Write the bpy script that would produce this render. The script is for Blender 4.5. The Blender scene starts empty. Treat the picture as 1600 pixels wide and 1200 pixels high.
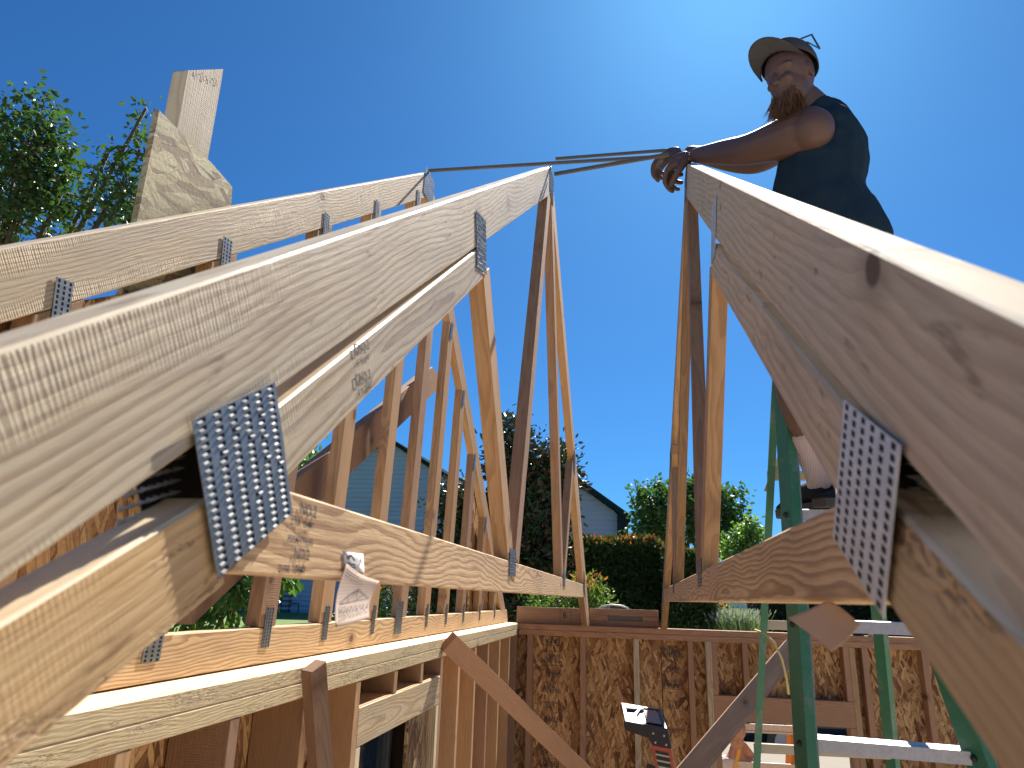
import bpy, bmesh, math, random
from mathutils import Vector, Matrix, Euler
from math import radians, sin, cos, pi
scene = bpy.context.scene
# ------------------------------------------------------------------ camera, world, sun, exposure
cam_d = bpy.data.cameras.new('camera')
cam = bpy.data.objects.new('camera', cam_d)
scene.collection.objects.link(cam)
YAW, PITCH, ROLL = radians(9.8132), radians(16.668), radians(1.75)
Fv = Vector((-sin(YAW)*cos(PITCH), cos(YAW)*cos(PITCH), sin(PITCH)))
Rv = Vector((cos(YAW), sin(YAW), 0)); Uv = Rv.cross(Fv)
R2 = cos(ROLL)*Rv + sin(ROLL)*Uv; U2 = -sin(ROLL)*Rv + cos(ROLL)*Uv
cam.matrix_world = Matrix((R2, U2, -Fv)).transposed().to_4x4()
cam_d.sensor_width = 36; cam_d.lens = 1109/1600*36
cam_d.clip_start = 0.02; cam_d.clip_end = 900
cam_d.dof.use_dof = True; cam_d.dof.focus_distance = 2.6; cam_d.dof.aperture_fstop = 9
scene.camera = cam
scene.render.resolution_x = 1024; scene.render.resolution_y = 768

SUN_AZ, SUN_EL = radians(10.5), radians(47.5)      # azimuth from +Y towards +X
world = bpy.data.worlds.new('World'); scene.world = world; world.use_nodes = True
wn = world.node_tree.nodes; wl = world.node_tree.links; wn.clear()
sky = wn.new('ShaderNodeTexSky'); sky.sky_type = 'NISHITA'; sky.sun_disc = False
sky.sun_elevation = SUN_EL; sky.sun_rotation = SUN_AZ
sky.air_density = 1.0; sky.dust_density = 1.5; sky.ozone_density = 4.0; sky.altitude = 1200
bg = wn.new('ShaderNodeBackground'); bg.inputs[1].default_value = 0.055
wo = wn.new('ShaderNodeOutputWorld')
gm = wn.new('ShaderNodeGamma'); gm.inputs[1].default_value = .92; wl.new(sky.outputs[0], gm.inputs[0])
tintn = wn.new('ShaderNodeMix'); tintn.data_type = 'RGBA'; tintn.blend_type = 'MULTIPLY'; tintn.inputs[0].default_value = 1
tintn.inputs[7].default_value = (.235, .65, 1.06, 1); wl.new(gm.outputs[0], tintn.inputs[6])
wl.new(tintn.outputs[2], bg.inputs[0]); wl.new(bg.outputs[0], wo.inputs[0])
sd = bpy.data.lights.new('sun', 'SUN'); sd.energy = 5.0; sd.angle = radians(0.55); sd.color = (1.0, 0.925, 0.84)
sun = bpy.data.objects.new('sun', sd); scene.collection.objects.link(sun)
sdir = Vector((sin(SUN_AZ)*cos(SUN_EL), cos(SUN_AZ)*cos(SUN_EL), sin(SUN_EL)))
sun.rotation_euler = (-sdir).to_track_quat('-Z', 'Y').to_euler()
scene.view_settings.view_transform = 'Standard'; scene.view_settings.look = 'None'
scene.view_settings.exposure = 1.2; scene.view_settings.gamma = 1
scene.view_settings.use_curve_mapping = False

# ------------------------------------------------------------------ object helpers
COL = scene.collection
WM = {}
def place(o, parent, M):
    M = M.copy(); WM[o.name] = M
    if parent is not None:
        o.parent = parent
        o.matrix_basis = WM[parent.name].inverted() @ M
    else:
        o.matrix_basis = M
def thing(name, label, cat, loc=(0, 0, 0), group=None):
    o = bpy.data.objects.new(name, None); COL.objects.link(o); o.empty_display_size = .1
    place(o, None, Matrix.Translation(Vector(loc)))
    o['label'] = label; o['category'] = cat
    if group: o['group'] = group
    return o
def tag(o, label=None, cat=None, group=None, kind=None):
    for k, v in (('label', label), ('category', cat), ('group', group), ('kind', kind)):
        if v: o[k] = v
    return o
def mk(name, me, mat, parent=None, M=Matrix.Identity(4), smooth=False):
    o = bpy.data.objects.new(name, me); COL.objects.link(o)
    if mat is not None and len(me.materials) == 0:
        for m in (mat if isinstance(mat, (list, tuple)) else [mat]): me.materials.append(m)
    place(o, parent, M)
    if smooth:
        for p in me.polygons: p.use_smooth = True
    return o
def bm_obj(name, bm, mat, parent=None, M=Matrix.Identity(4), smooth=False):
    me = bpy.data.meshes.new(name); bm.to_mesh(me); bm.free()
    return mk(name, me, mat, parent, M, smooth)
def frame(o, u, v):
    u = Vector(u).normalized(); v = Vector(v); v = (v - u*v.dot(u)).normalized(); w = u.cross(v)
    M = Matrix((u, v, w)).transposed().to_4x4(); M.translation = Vector(o); return M
def prism_bm(pts, t, bev=.0015):
    """polygon in local xy, extruded to z=-t"""
    bm = bmesh.new()
    a = [bm.verts.new((p[0], p[1], 0)) for p in pts]; b = [bm.verts.new((p[0], p[1], -t)) for p in pts]
    n = len(pts)
    area = sum(pts[i][0]*pts[(i+1) % n][1]-pts[(i+1) % n][0]*pts[i][1] for i in range(n))
    if area < 0: a.reverse(); b.reverse()
    bm.faces.new(a); bm.faces.new(list(reversed(b)))
    for i in range(n):
        j = (i+1) % n; bm.faces.new((a[i], b[i], b[j], a[j]))
    if bev: bmesh.ops.bevel(bm, geom=list(bm.edges), offset=bev, segments=1, affect='EDGES')
    bmesh.ops.recalc_face_normals(bm, faces=bm.faces)
    return bm
def plank(name, mat, parent, pts, t, nrm, bev=.0015):
    """pts: world points of the visible face (coplanar); thickness goes against nrm. grain runs pts[0]->pts[1]"""
    P = [Vector(p) for p in pts]; n = Vector(nrm).normalized()
    u = (P[1]-P[0]); u = (u-n*u.dot(n)).normalized(); v = n.cross(u)
    M = Matrix((u, v, n)).transposed().to_4x4(); M.translation = P[0]
    loc = [((p-P[0]).dot(u), (p-P[0]).dot(v)) for p in P]
    return bm_obj(name, prism_bm(loc, t, bev), mat, parent, M)
def stick(name, mat, parent, p0, p1, w, t, up=(0, 0, 1), bev=.0015):
    """lumber centred on p0-p1: w wide along 'up', t thick"""
    p0 = Vector(p0); p1 = Vector(p1); L = (p1-p0).length
    M = frame(p0, p1-p0, up)
    M = M @ Matrix.Translation((0, 0, t/2))
    return bm_obj(name, prism_bm([(0, -w/2), (L, -w/2), (L, w/2), (0, w/2)], t, bev), mat, parent, M)
def box(name, mat, parent, lo, hi, grain='x', bev=.0015):
    lo = Vector(lo); hi = Vector(hi); d = hi-lo
    if grain == 'x': M = frame(lo, (1, 0, 0), (0, 1, 0)); a, b, c = d.x, d.y, d.z
    elif grain == 'y': M = frame(lo, (0, 1, 0), (0, 0, 1)); a, b, c = d.y, d.z, d.x
    else: M = frame(lo, (0, 0, 1), (1, 0, 0)); a, b, c = d.z, d.x, d.y
    M = M @ Matrix.Translation((0, 0, c))
    return bm_obj(name, prism_bm([(0, 0), (a, 0), (a, b), (0, b)], c, bev), mat, parent, M)
def tube_bm(bm, path, r, n=8, caps=True):
    rings = []
    for i, p in enumerate(path):
        p = Vector(p); q = Vector(path[min(i+1, len(path)-1)]); o = Vector(path[max(i-1, 0)])
        d = (q-o).normalized(); a = d.cross(Vector((.13, .31, .94))).normalized(); b = d.cross(a)
        rr = r[i] if isinstance(r, (list, tuple)) else r
        rings.append([bm.verts.new(p+a*rr*cos(2*pi*k/n)+b*rr*sin(2*pi*k/n)) for k in range(n)])
    for i in range(len(rings)-1):
        for k in range(n):
            bm.faces.new((rings[i][k], rings[i][(k+1) % n], rings[i+1][(k+1) % n], rings[i+1][k]))
    if caps: bm.faces.new(rings[0]); bm.faces.new(rings[-1])
    return bm
def tube(name, mat, parent, path, r, n=8):
    bm = bmesh.new(); tube_bm(bm, path, r, n); bmesh.ops.recalc_face_normals(bm, faces=bm.faces)
    return bm_obj(name, bm, mat, parent, Matrix.Identity(4), True)
def text_mesh(body, size, extrude=0.0, align='CENTER', spacing=1.0, bold=.018):
    cu = bpy.data.curves.new('lettering', 'FONT'); cu.body = body; cu.size = size; cu.extrude = extrude
    cu.align_x = align; cu.align_y = 'CENTER'; cu.resolution_u = 2; cu.space_character = spacing
    cu.space_line = .85; cu.offset = size*bold
    o = bpy.data.objects.new('lettering', cu); COL.objects.link(o)
    dg = bpy.context.evaluated_depsgraph_get(); me = bpy.data.meshes.new_from_object(o.evaluated_get(dg))
    me.materials.clear(); bpy.data.objects.remove(o); bpy.data.curves.remove(cu)
    return me
def lettering(name, body, size, mat, parent, M, align='CENTER', spacing=1.0, extra=None):
    me = text_mesh(body, size, 0, align, spacing)
    if extra:                                       # rectangles (x0,y0,x1,y1) printed with the words
        bm = bmesh.new(); bm.from_mesh(me)
        for (x0, y0, x1, y1) in extra:
            bm.faces.new([bm.verts.new(p) for p in ((x0, y0, 0), (x1, y0, 0), (x1, y1, 0), (x0, y1, 0))])
        bm.to_mesh(me); bm.free()
    return mk(name, me, mat, parent, M)

# ------------------------------------------------------------------ materials
class NT:
    def __init__(s, name):
        s.m = bpy.data.materials.new(name); s.m.use_nodes = True; s.n = s.m.node_tree.nodes; s.l = s.m.node_tree.links
        s.n.clear(); s.out = s.n.new('ShaderNodeOutputMaterial')
        s.b = s.n.new('ShaderNodeBsdfPrincipled'); s.l.new(s.b.outputs[0], s.out.inputs[0])
    def set(s, sock, v):
        if hasattr(v, 'links') or isinstance(v, bpy.types.NodeSocket): s.l.new(v, sock)
        else: sock.default_value = v
    def math(s, op, a, b=None, c=None, clamp=False):
        n = s.n.new('ShaderNodeMath'); n.operation = op; n.use_clamp = clamp
        for i, v in enumerate((a, b, c)):
            if v is not None: s.set(n.inputs[i], v)
        return n.outputs[0]
    def vm(s, op, a, b=None, out=0):
        n = s.n.new('ShaderNodeVectorMath'); n.operation = op
        s.set(n.inputs[0], a)
        if b is not None:
            if op == 'SCALE': s.set(n.inputs[3], b)
            else: s.set(n.inputs[1], b)
        return n.outputs[1 if op == 'LENGTH' else out]
    def mix(s, f, a, b):
        n = s.n.new('ShaderNodeMix'); n.data_type = 'RGBA'
        s.set(n.inputs[0], f); s.set(n.inputs[6], a if not isinstance(a, tuple) else (*a, 1)); s.set(n.inputs[7], b if not isinstance(b, tuple) else (*b, 1))
        return n.outputs[2]
    def mul(s, f, a, b):
        n = s.n.new('ShaderNodeMix'); n.data_type = 'RGBA'; n.blend_type = 'MULTIPLY'
        s.set(n.inputs[0], f); s.set(n.inputs[6], a if not isinstance(a, tuple) else (*a, 1)); s.set(n.inputs[7], b if not isinstance(b, tuple) else (*b, 1))
        return n.outputs[2]
    def noise(s, vec, scale, detail=3, rough=.55, out=0, dist=0):
        n = s.n.new('ShaderNodeTexNoise'); s.set(n.inputs['Vector'], vec); n.inputs['Scale'].default_value = scale
        n.inputs['Detail'].default_value = detail; n.inputs['Roughness'].default_value = rough; n.inputs['Distortion'].default_value = dist
        return n.outputs[out]
    def vor(s, vec, scale, feature='F1', out='Distance', rnd=1):
        n = s.n.new('ShaderNodeTexVoronoi'); n.feature = feature; s.set(n.inputs['Vector'], vec)
        n.inputs['Scale'].default_value = scale; n.inputs['Randomness'].default_value = rnd
        return n.outputs[out], n
    def ramp(s, f, lo, hi, a=0, b=1, smooth=True):
        n = s.n.new('ShaderNodeMapRange'); n.interpolation_type = 'SMOOTHSTEP' if smooth else 'LINEAR'
        s.set(n.inputs[0], f); n.inputs[1].default_value = lo; n.inputs[2].default_value = hi
        n.inputs[3].default_value = a; n.inputs[4].default_value = b
        return n.outputs[0]
    def obj(s): return s.n.new('ShaderNodeTexCoord').outputs['Object']
    def rand(s): return s.n.new('ShaderNodeObjectInfo').outputs['Random']
    def bump(s, h, strength=.5, dist=.002):
        n = s.n.new('ShaderNodeBump'); s.set(n.inputs['Height'], h); n.inputs['Strength'].default_value = strength
        n.inputs['Distance'].default_value = dist; s.l.new(n.outputs[0], s.b.inputs['Normal'])
    def fin(s, color, rough=.7, metal=0, spec=None):
        s.set(s.b.inputs['Base Color'], color if not isinstance(color, tuple) else (*color, 1))
        s.set(s.b.inputs['Roughness'], rough); s.b.inputs['Metallic'].default_value = metal
        if spec is not None: s.b.inputs['Specular IOR Level'].default_value = spec
        return s.m

def wood(name, early, late, knot=(.10, .05, .025), ring=.0045, saw=.5, grey=0.0, contrast=.75, kn=.62, rough=.72, hue=.25, bump=.5, warp=.018, spec=.3, pits=0.0):
    t = NT(name); P0 = t.obj(); r = t.rand()
    cmb = t.n.new('ShaderNodeCombineXYZ')
    t.set(cmb.inputs[0], t.math('MULTIPLY', r, 37.1)); t.set(cmb.inputs[1], t.math('MULTIPLY', r, 11.3)); t.set(cmb.inputs[2], t.math('MULTIPLY', r, 5.7))
    P = t.vm('ADD', P0, cmb.outputs[0])
    # knots: voronoi cells in stretched space, measured back in metres
    S = (2.6, 6.0, .8)
    _, vn = t.vor(t.vm('MULTIPLY', P, S), 1.0)
    diff = t.vm('DIVIDE', t.vm('SUBTRACT', t.vm('MULTIPLY', P, S), vn.outputs['Position']), S)
    diff = t.vm('MULTIPLY', diff, (.72, 1, .03))
    Lk = t.vm('LENGTH', diff)
    sep = t.n.new('ShaderNodeSeparateColor'); t.l.new(vn.outputs['Color'], sep.inputs[0])
    has = t.ramp(sep.outputs[0], kn, kn+.02)
    kr = t.math('MULTIPLY_ADD', sep.outputs[1], .010, .005)
    Ln = t.math('DIVIDE', Lk, kr)
    kmask = t.math('MULTIPLY', t.ramp(Ln, .75, 1.15, 1, 0), has)
    defl = t.math('MULTIPLY', t.math('EXPONENT', t.math('MULTIPLY', Ln, -.45)), has)
    # growth rings around a pith that lies outside the board
    sx = t.n.new('ShaderNodeSeparateXYZ'); t.l.new(P0, sx.inputs[0])
    nz = t.noise(t.vm('MULTIPLY', P, (1.5, 5, 5)), 1.0, 3, .5, out=1)
    nzs = t.n.new('ShaderNodeSeparateColor'); t.l.new(nz, nzs.inputs[0])
    cy = t.math('MULTIPLY_ADD', r, .16, -.05)
    yy = t.math('ADD', t.math('SUBTRACT', sx.outputs[1], cy), t.math('MULTIPLY', t.math('SUBTRACT', nzs.outputs[0], .5), warp*2.4))
    zz = t.math('ADD', t.math('ADD', sx.outputs[2], t.math('MULTIPLY_ADD', r, .02, .012)), t.math('MULTIPLY', t.math('SUBTRACT', nzs.outputs[1], .5), warp*2))
    rad = t.math('SQRT', t.math('ADD', t.math('MULTIPLY', yy, yy), t.math('MULTIPLY', zz, zz)))
    rad = t.math('ADD', rad, t.math('MULTIPLY', defl, .016))
    rad = t.math('ADD', rad, t.math('MULTIPLY', sx.outputs[0], t.math('MULTIPLY_ADD', r, .02, -.01)))
    fine = t.noise(t.vm('MULTIPLY', P, (6, 60, 60)), 1.0, 4, .6)
    ph = t.math('ADD', t.math('DIVIDE', rad, ring), t.math('MULTIPLY', fine, .55))
    fr = t.math('FRACT', ph)
    ringv = t.math('MULTIPLY', t.ramp(fr, .25, .82), t.ramp(fr, .93, 1.0, 1, 0))
    fib = t.noise(t.vm('MULTIPLY', P, (18, 420, 420)), 1.0, 2, .6)
    blot = t.noise(t.vm('MULTIPLY', P, (2.2, 9, 9)), 1.0, 4, .6)
    amp = t.math('MULTIPLY', ringv, t.math('MULTIPLY_ADD', blot, contrast*1.1, contrast*.25), clamp=True)
    c = t.mix(amp, early, late)
    c = t.mul(t.ramp(fib, .35, .7, .0, .42), c, (.62, .53, .44))
    c = t.mix(t.ramp(blot, .45, .78, 0, .5), c, tuple(.55*a+.45*b for a, b in zip(late, (.25, .21, .18))))
    on_ = t.n.new('ShaderNodeSeparateXYZ'); t.l.new(t.n.new('ShaderNodeTexCoord').outputs['Normal'], on_.inputs[0])
    edge = t.ramp(t.math('ABSOLUTE', on_.outputs[1]), .25, .6)      # narrow edges; their cream tint below stands in for sunlight on top surfaces
    if grey > 0:
        c = t.mix(t.math('MULTIPLY', edge, .9), c, t.mix(ringv, (.80, .64, .49), (.68, .51, .37)))
        g = t.noise(t.vm('MULTIPLY', P, (3, 14, 14)), 1.3, 5, .65)
        c = t.mix(t.math('MULTIPLY', t.ramp(g, .3, .62, 0, grey), t.math('SUBTRACT', 1.0, edge)), c, (.52, .465, .435))
        ds = t.noise(t.vm('MULTIPLY', P, (10, 40, 40)), 1.0, 3, .7)
        c = t.mul(t.ramp(ds, .60, .74, 0, .7), c, (.40, .33, .27))
    c = t.mix(t.math('MULTIPLY', t.ramp(Ln, .9, 3.2, .55, 0), has), c, tuple(x*.75 for x in late))
    kc = t.mix(t.math('FRACT', t.math('MULTIPLY', Lk, 420)), knot, tuple(x*1.9 for x in knot))
    c = t.mix(t.math('MULTIPLY', kmask, .92), c, kc)
    # per-board tint
    tn = t.mix(r, (1.0-hue, 1.0-hue*1.15, 1.0-hue*1.3), (1.0+hue*.35, 1.0+hue*.25, 1.0+hue*.05))
    c = t.mul(1.0, c, tn); c = t.mul(1.0, c, (.985, 1.03, .90))
    # saw ripple across the board + fibre + rings as relief
    w = t.n.new('ShaderNodeTexWave'); w.wave_type = 'BANDS'; w.bands_direction = 'X'
    sv = t.vm('ADD', t.vm('MULTIPLY', P, (1, .10, .10)), t.vm('SCALE', nz, .006))
    t.l.new(sv, w.inputs['Vector']); w.inputs['Scale'].default_value = 66; w.inputs['Distortion'].default_value = 4.5; w.inputs['Detail'].default_value = 2; w.inputs['Detail Scale'].default_value = 3
    sm = t.ramp(t.noise(t.vm('MULTIPLY', P, (2.5, 14, 14)), 1.0, 3), .42, .70)
    h = t.math('MULTIPLY', t.math('MULTIPLY', w.outputs['Fac'], sm), t.math('MULTIPLY', t.math('SUBTRACT', 1.0, edge), saw))
    h = t.math('ADD', h, t.math('MULTIPLY', ringv, .22)); h = t.math('ADD', h, t.math('MULTIPLY', fib, .8))
    h = t.math('SUBTRACT', h, t.math('MULTIPLY', kmask, .5))
    if pits:
        pn = t.noise(t.vm('MULTIPLY', P, (60, 230, 230)), 1.0, 3, .6); pm = t.noise(t.vm('MULTIPLY', P, (4, 22, 22)), 1.0, 2, .5)
        pit = t.math('MULTIPLY', t.math('MULTIPLY', t.ramp(pn, .50, .60), t.ramp(pm, .46, .60)), t.math('SUBTRACT', 1.0, edge))
        c = t.mul(t.math('MULTIPLY', pit, pits), c, (.42, .30, .20)); h = t.math('SUBTRACT', h, t.math('MULTIPLY', pit, 1.6))
    t.bump(h, bump, .0012)
    return t.fin(c, rough, spec=spec)

W_PALE = wood('weathered_fir', (.64, .51, .385), (.31, .19, .13), grey=.28, saw=.45, contrast=.85, ring=.0105, hue=.05, bump=.6, kn=.52, rough=.5, spec=.5, warp=.03)
W_TAN = wood('tan_fir', (.62, .46, .31), (.38, .235, .13), grey=.22, saw=.45, contrast=.9, ring=.009, hue=.05, bump=.7, kn=.5, rough=.55, spec=.45, warp=.035)
W_GOLD = wood('golden_fir', (.72, .47, .26), (.50, .29, .14), grey=.10, saw=.15, contrast=.6, ring=.009, hue=.04, bump=.8, kn=.55, rough=.6, spec=.35, warp=.03, pits=.8)
W_PINK = wood('pale_pine', (.76, .55, .42), (.50, .32, .225), grey=.22, saw=.22, contrast=.7, ring=.014, hue=.04, bump=.4, kn=.5, warp=.03)
W_POST = wood('aged_post', (.46, .36, .28), (.33, .235, .17), grey=.3, saw=.5, contrast=.7, ring=.008, hue=.04, bump=.5)
W_FIR = wood('red_fir', (.56, .345, .215), (.37, .20, .12), saw=.35, contrast=.7, ring=.005, hue=.34, bump=.4, kn=.6)
W_BROWN = wood('brown_fir', (.42, .25, .175), (.28, .15, .10), saw=.9, contrast=.6, ring=.006, hue=.22, bump=.6, kn=.55)
W_CREAM = wood('cream_hemlock', (.64, .50, .335), (.40, .275, .165), grey=.12, saw=.3, contrast=.95, ring=.0065, hue=.08, bump=1.0, kn=.6, warp=.06, pits=.35)
W_CHORD = wood('figured_fir', (.76, .52, .34), (.38, .21, .125), saw=.2, contrast=.95, ring=.0085, hue=.04, bump=.6, kn=.35, warp=.055)

def osb(name, tint=(1, 1, 1), edge_dark=.75):
    t = NT(name); P = t.vm('ADD', t.obj(), (3.1, 7.7, 1.3)); col = None; hgt = None
    for i, (ang, sx, sy) in enumerate(((1.57, 6, 32), (.75, 7, 34), (2.35, 7, 32), (1.95, 9, 46), (1.25, 12, 62))):
        mp = t.n.new('ShaderNodeMapping'); mp.vector_type = 'POINT'; t.set(mp.inputs[0], P)
        mp.inputs['Rotation'].default_value = (0, 0, ang); mp.inputs['Location'].default_value = (i*1.7, i*2.3, i*.6)
        warp = t.vm('ADD', mp.outputs[0], t.vm('SCALE', t.noise(P, 9, 2, out=1), .012))
        v, vn = t.vor(t.vm('MULTIPLY', warp, (sx, sy, 20)), 1.0)
        e, _ = t.vor(t.vm('MULTIPLY', warp, (sx, sy, 20)), 1.0, 'DISTANCE_TO_EDGE')
        sc = t.n.new('ShaderNodeSeparateColor'); t.l.new(vn.outputs['Color'], sc.inputs[0])
        cr = t.n.new('ShaderNodeValToRGB'); t.l.new(sc.outputs[0], cr.inputs[0])
        els = cr.color_ramp.elements
        pal = [(0, (.17, .08, .045)), (.2, (.36, .19, .09)), (.5, (.60, .37, .17)), (.8, (.74, .50, .26)), (1, (.47, .28, .14))]
        els[0].position = 0; els[0].color = (*pal[0][1], 1); els[1].position = 1; els[1].color = (*pal[-1][1], 1)
        for p_, c_ in pal[1:-1]:
            q = els.new(p_); q.color = (*c_, 1)
        lc = t.mul(t.ramp(e, 0, .09, edge_dark, 0), cr.outputs[0], (.35, .25, .2))
        stk = t.noise(t.vm('MULTIPLY', mp.outputs[0], (14, 330, 50)), 1, 3, .65)
        lc = t.mul(t.ramp(stk, .35, .68, 0, .55), lc, (.50, .40, .32))
        if col is None: col = lc; hgt = sc.outputs[2]
        else:
            sel = t.ramp(sc.outputs[1], .56, .60)
            col = t.mix(sel, col, lc); m = t.n.new('ShaderNodeMix'); t.set(m.inputs[0], sel); t.set(m.inputs[2], hgt); t.set(m.inputs[3], sc.outputs[2]); hgt = m.outputs[0]
    fib = t.noise(t.vm('MULTIPLY', P, (90, 90, 90)), 1, 3, .7)
    col = t.mul(t.ramp(fib, .35, .7, .0, .45), col, (.55, .45, .4))
    col = t.mul(1.0, col, tint)
    t.bump(t.math('ADD', hgt, t.math('MULTIPLY', fib, .4)), .8, .002)
    return t.fin(col, .7, spec=.25)
OSB = osb('strand_board', (1.10, 1.05, .92)); OSB_GREY = osb('weathered_strand_board', (.92, 1.32, 1.60), .35)

def plain(name, col, rough=.6, metal=0, var=.15, scale=30, bump=.15, dist=.001, spec=None):
    t = NT(name); P = t.obj(); n = t.noise(P, scale, 4, .6)
    c = t.mix(n, tuple(x*(1-var) for x in col), tuple(min(1, x*(1+var)) for x in col))
    if bump: t.bump(n, bump, dist)
    return t.fin(c, rough, metal, spec)
STEEL = None
def steel(name, base=(.36, .39, .41), rough=.34, metal=.75):
    t = NT(name); P = t.obj(); n = t.noise(t.vm('MULTIPLY', P, (1, 1, 1)), 38, 4, .65); v, vn = t.vor(P, 160)
    c = t.mix(n, tuple(x*.55 for x in base), base); c = t.mul(t.ramp(v, .2, .9, 0, .35), c, (.7, .72, .78))
    rr = t.math('MULTIPLY_ADD', n, .35, rough-.1); t.bump(n, .25, .0006)
    return t.fin(c, rr, metal)
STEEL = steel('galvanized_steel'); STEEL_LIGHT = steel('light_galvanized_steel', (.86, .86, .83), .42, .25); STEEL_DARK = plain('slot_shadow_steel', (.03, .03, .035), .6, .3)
STEEL_LIP = steel('punched_steel_edge', (.24, .25, .26), .5, .35)
INK = plain('black_ink', (.045, .04, .045), .75, var=.5, scale=300, bump=0)
INK2 = plain('faded_ink', (.10, .085, .085), .75, var=.6, scale=260, bump=0)
ALU = steel('aluminium', (.62, .62, .64), .42, .5)
ALU_DULL = plain('scuffed_aluminium', (.38, .37, .37), .5, .6, var=.2, scale=60)
def green_fibre():
    t = NT('green_fibreglass'); P = t.obj(); n = t.noise(t.vm('MULTIPLY', P, (40, 40, 12)), 1, 5, .7); s = t.noise(P, 14, 5, .7)
    c = t.mix(n, (.018, .12, .06), (.045, .20, .105)); c = t.mix(t.ramp(s, .52, .70, 0, .7), c, (.15, .19, .16))
    t.bump(n, .2, .001); return t.fin(c, .45)
GREEN = green_fibre()
CONC = plain('concrete', (.60, .53, .44), .85, var=.14, scale=6, bump=.2)

# ------------------------------------------------------------------ ground
PLATE = -.185; FLOOR = -2.60; WALL_X = -.83; WALL_Y = 5.40
def ground_z(x, y):
    d = math.hypot(x, y)
    s = max(0, min(1, (d-10)/22.0)); s = s*s*(3-2*s)
    w = max(0, min(1, (6-x)/10.0))
    return FLOOR-.12+s*1.62*w
bm = bmesh.new(); G = {}
xs = [-400, -250, -150, -90]+[-60+3*i for i in range(41)]+[90, 150, 250, 400]
ys = [-300, -150, -60, -30]+[-15+3*i for i in range(32)]+[110, 160, 250, 450]
for i, x in enumerate(xs):
    for j, y in enumerate(ys): G[i, j] = bm.verts.new((x, y, ground_z(x, y)))
for i in range(len(xs)-1):
    for j in range(len(ys)-1): bm.faces.new((G[i, j], G[i+1, j], G[i+1, j+1], G[i, j+1]))
t = NT('lawn_grass'); P = t.obj(); n1 = t.noise(P, .25, 4, .6); n2 = t.noise(P, 9, 4, .7)
c = t.mix(n1, (.10, .17, .025), (.17, .25, .05)); c = t.mix(t.ramp(n2, .3, .7, 0, .5), c, (.06, .11, .02)); t.bump(n2, .8, .05)
sx = t.n.new('ShaderNodeSeparateXYZ'); t.l.new(P, sx.inputs[0])
mk_ = t.math('MULTIPLY', t.ramp(sx.outputs[0], -3.4, -2.6, 1, 0), t.ramp(sx.outputs[1], 2, 3))
dirt = t.mix(n1, (.30, .25, .18), (.42, .355, .27)); far_ = t.ramp(t.vm('LENGTH', P), 30, 45)
c = t.mix(t.math('MAXIMUM', mk_, far_), dirt, c)
LAWN = t.fin(c, .85)
tag(bm_obj('ground', bm, LAWN, smooth=True), kind='structure')
bm = bmesh.new()
bmesh.ops.create_grid(bm, x_segments=1, y_segments=1, size=1)
for v in bm.verts: v.co = Vector((v.co.x*5.5+4.5, v.co.y*2.75+8.25, FLOOR-.10))
t = NT('driveway_concrete'); P = t.obj(); n1 = t.noise(P, 1.2, 5, .6); n2 = t.noise(P, 40, 3, .6)
c = t.mix(n1, (.36, .31, .22), (.44, .39, .29)); c = t.mul(t.ramp(n2, .4, .7, 0, .25), c, (.7, .68, .62)); t.bump(n2, .3, .004)
DRIVE = t.fin(c, .85)
tag(bm_obj('driveway', bm, DRIVE), kind='structure')
tag(box('floor_slab', CONC, None, (-.97, -.15, FLOOR-.10), (3.4, 5.5, FLOOR), 'x', 0), kind='structure')

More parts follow.
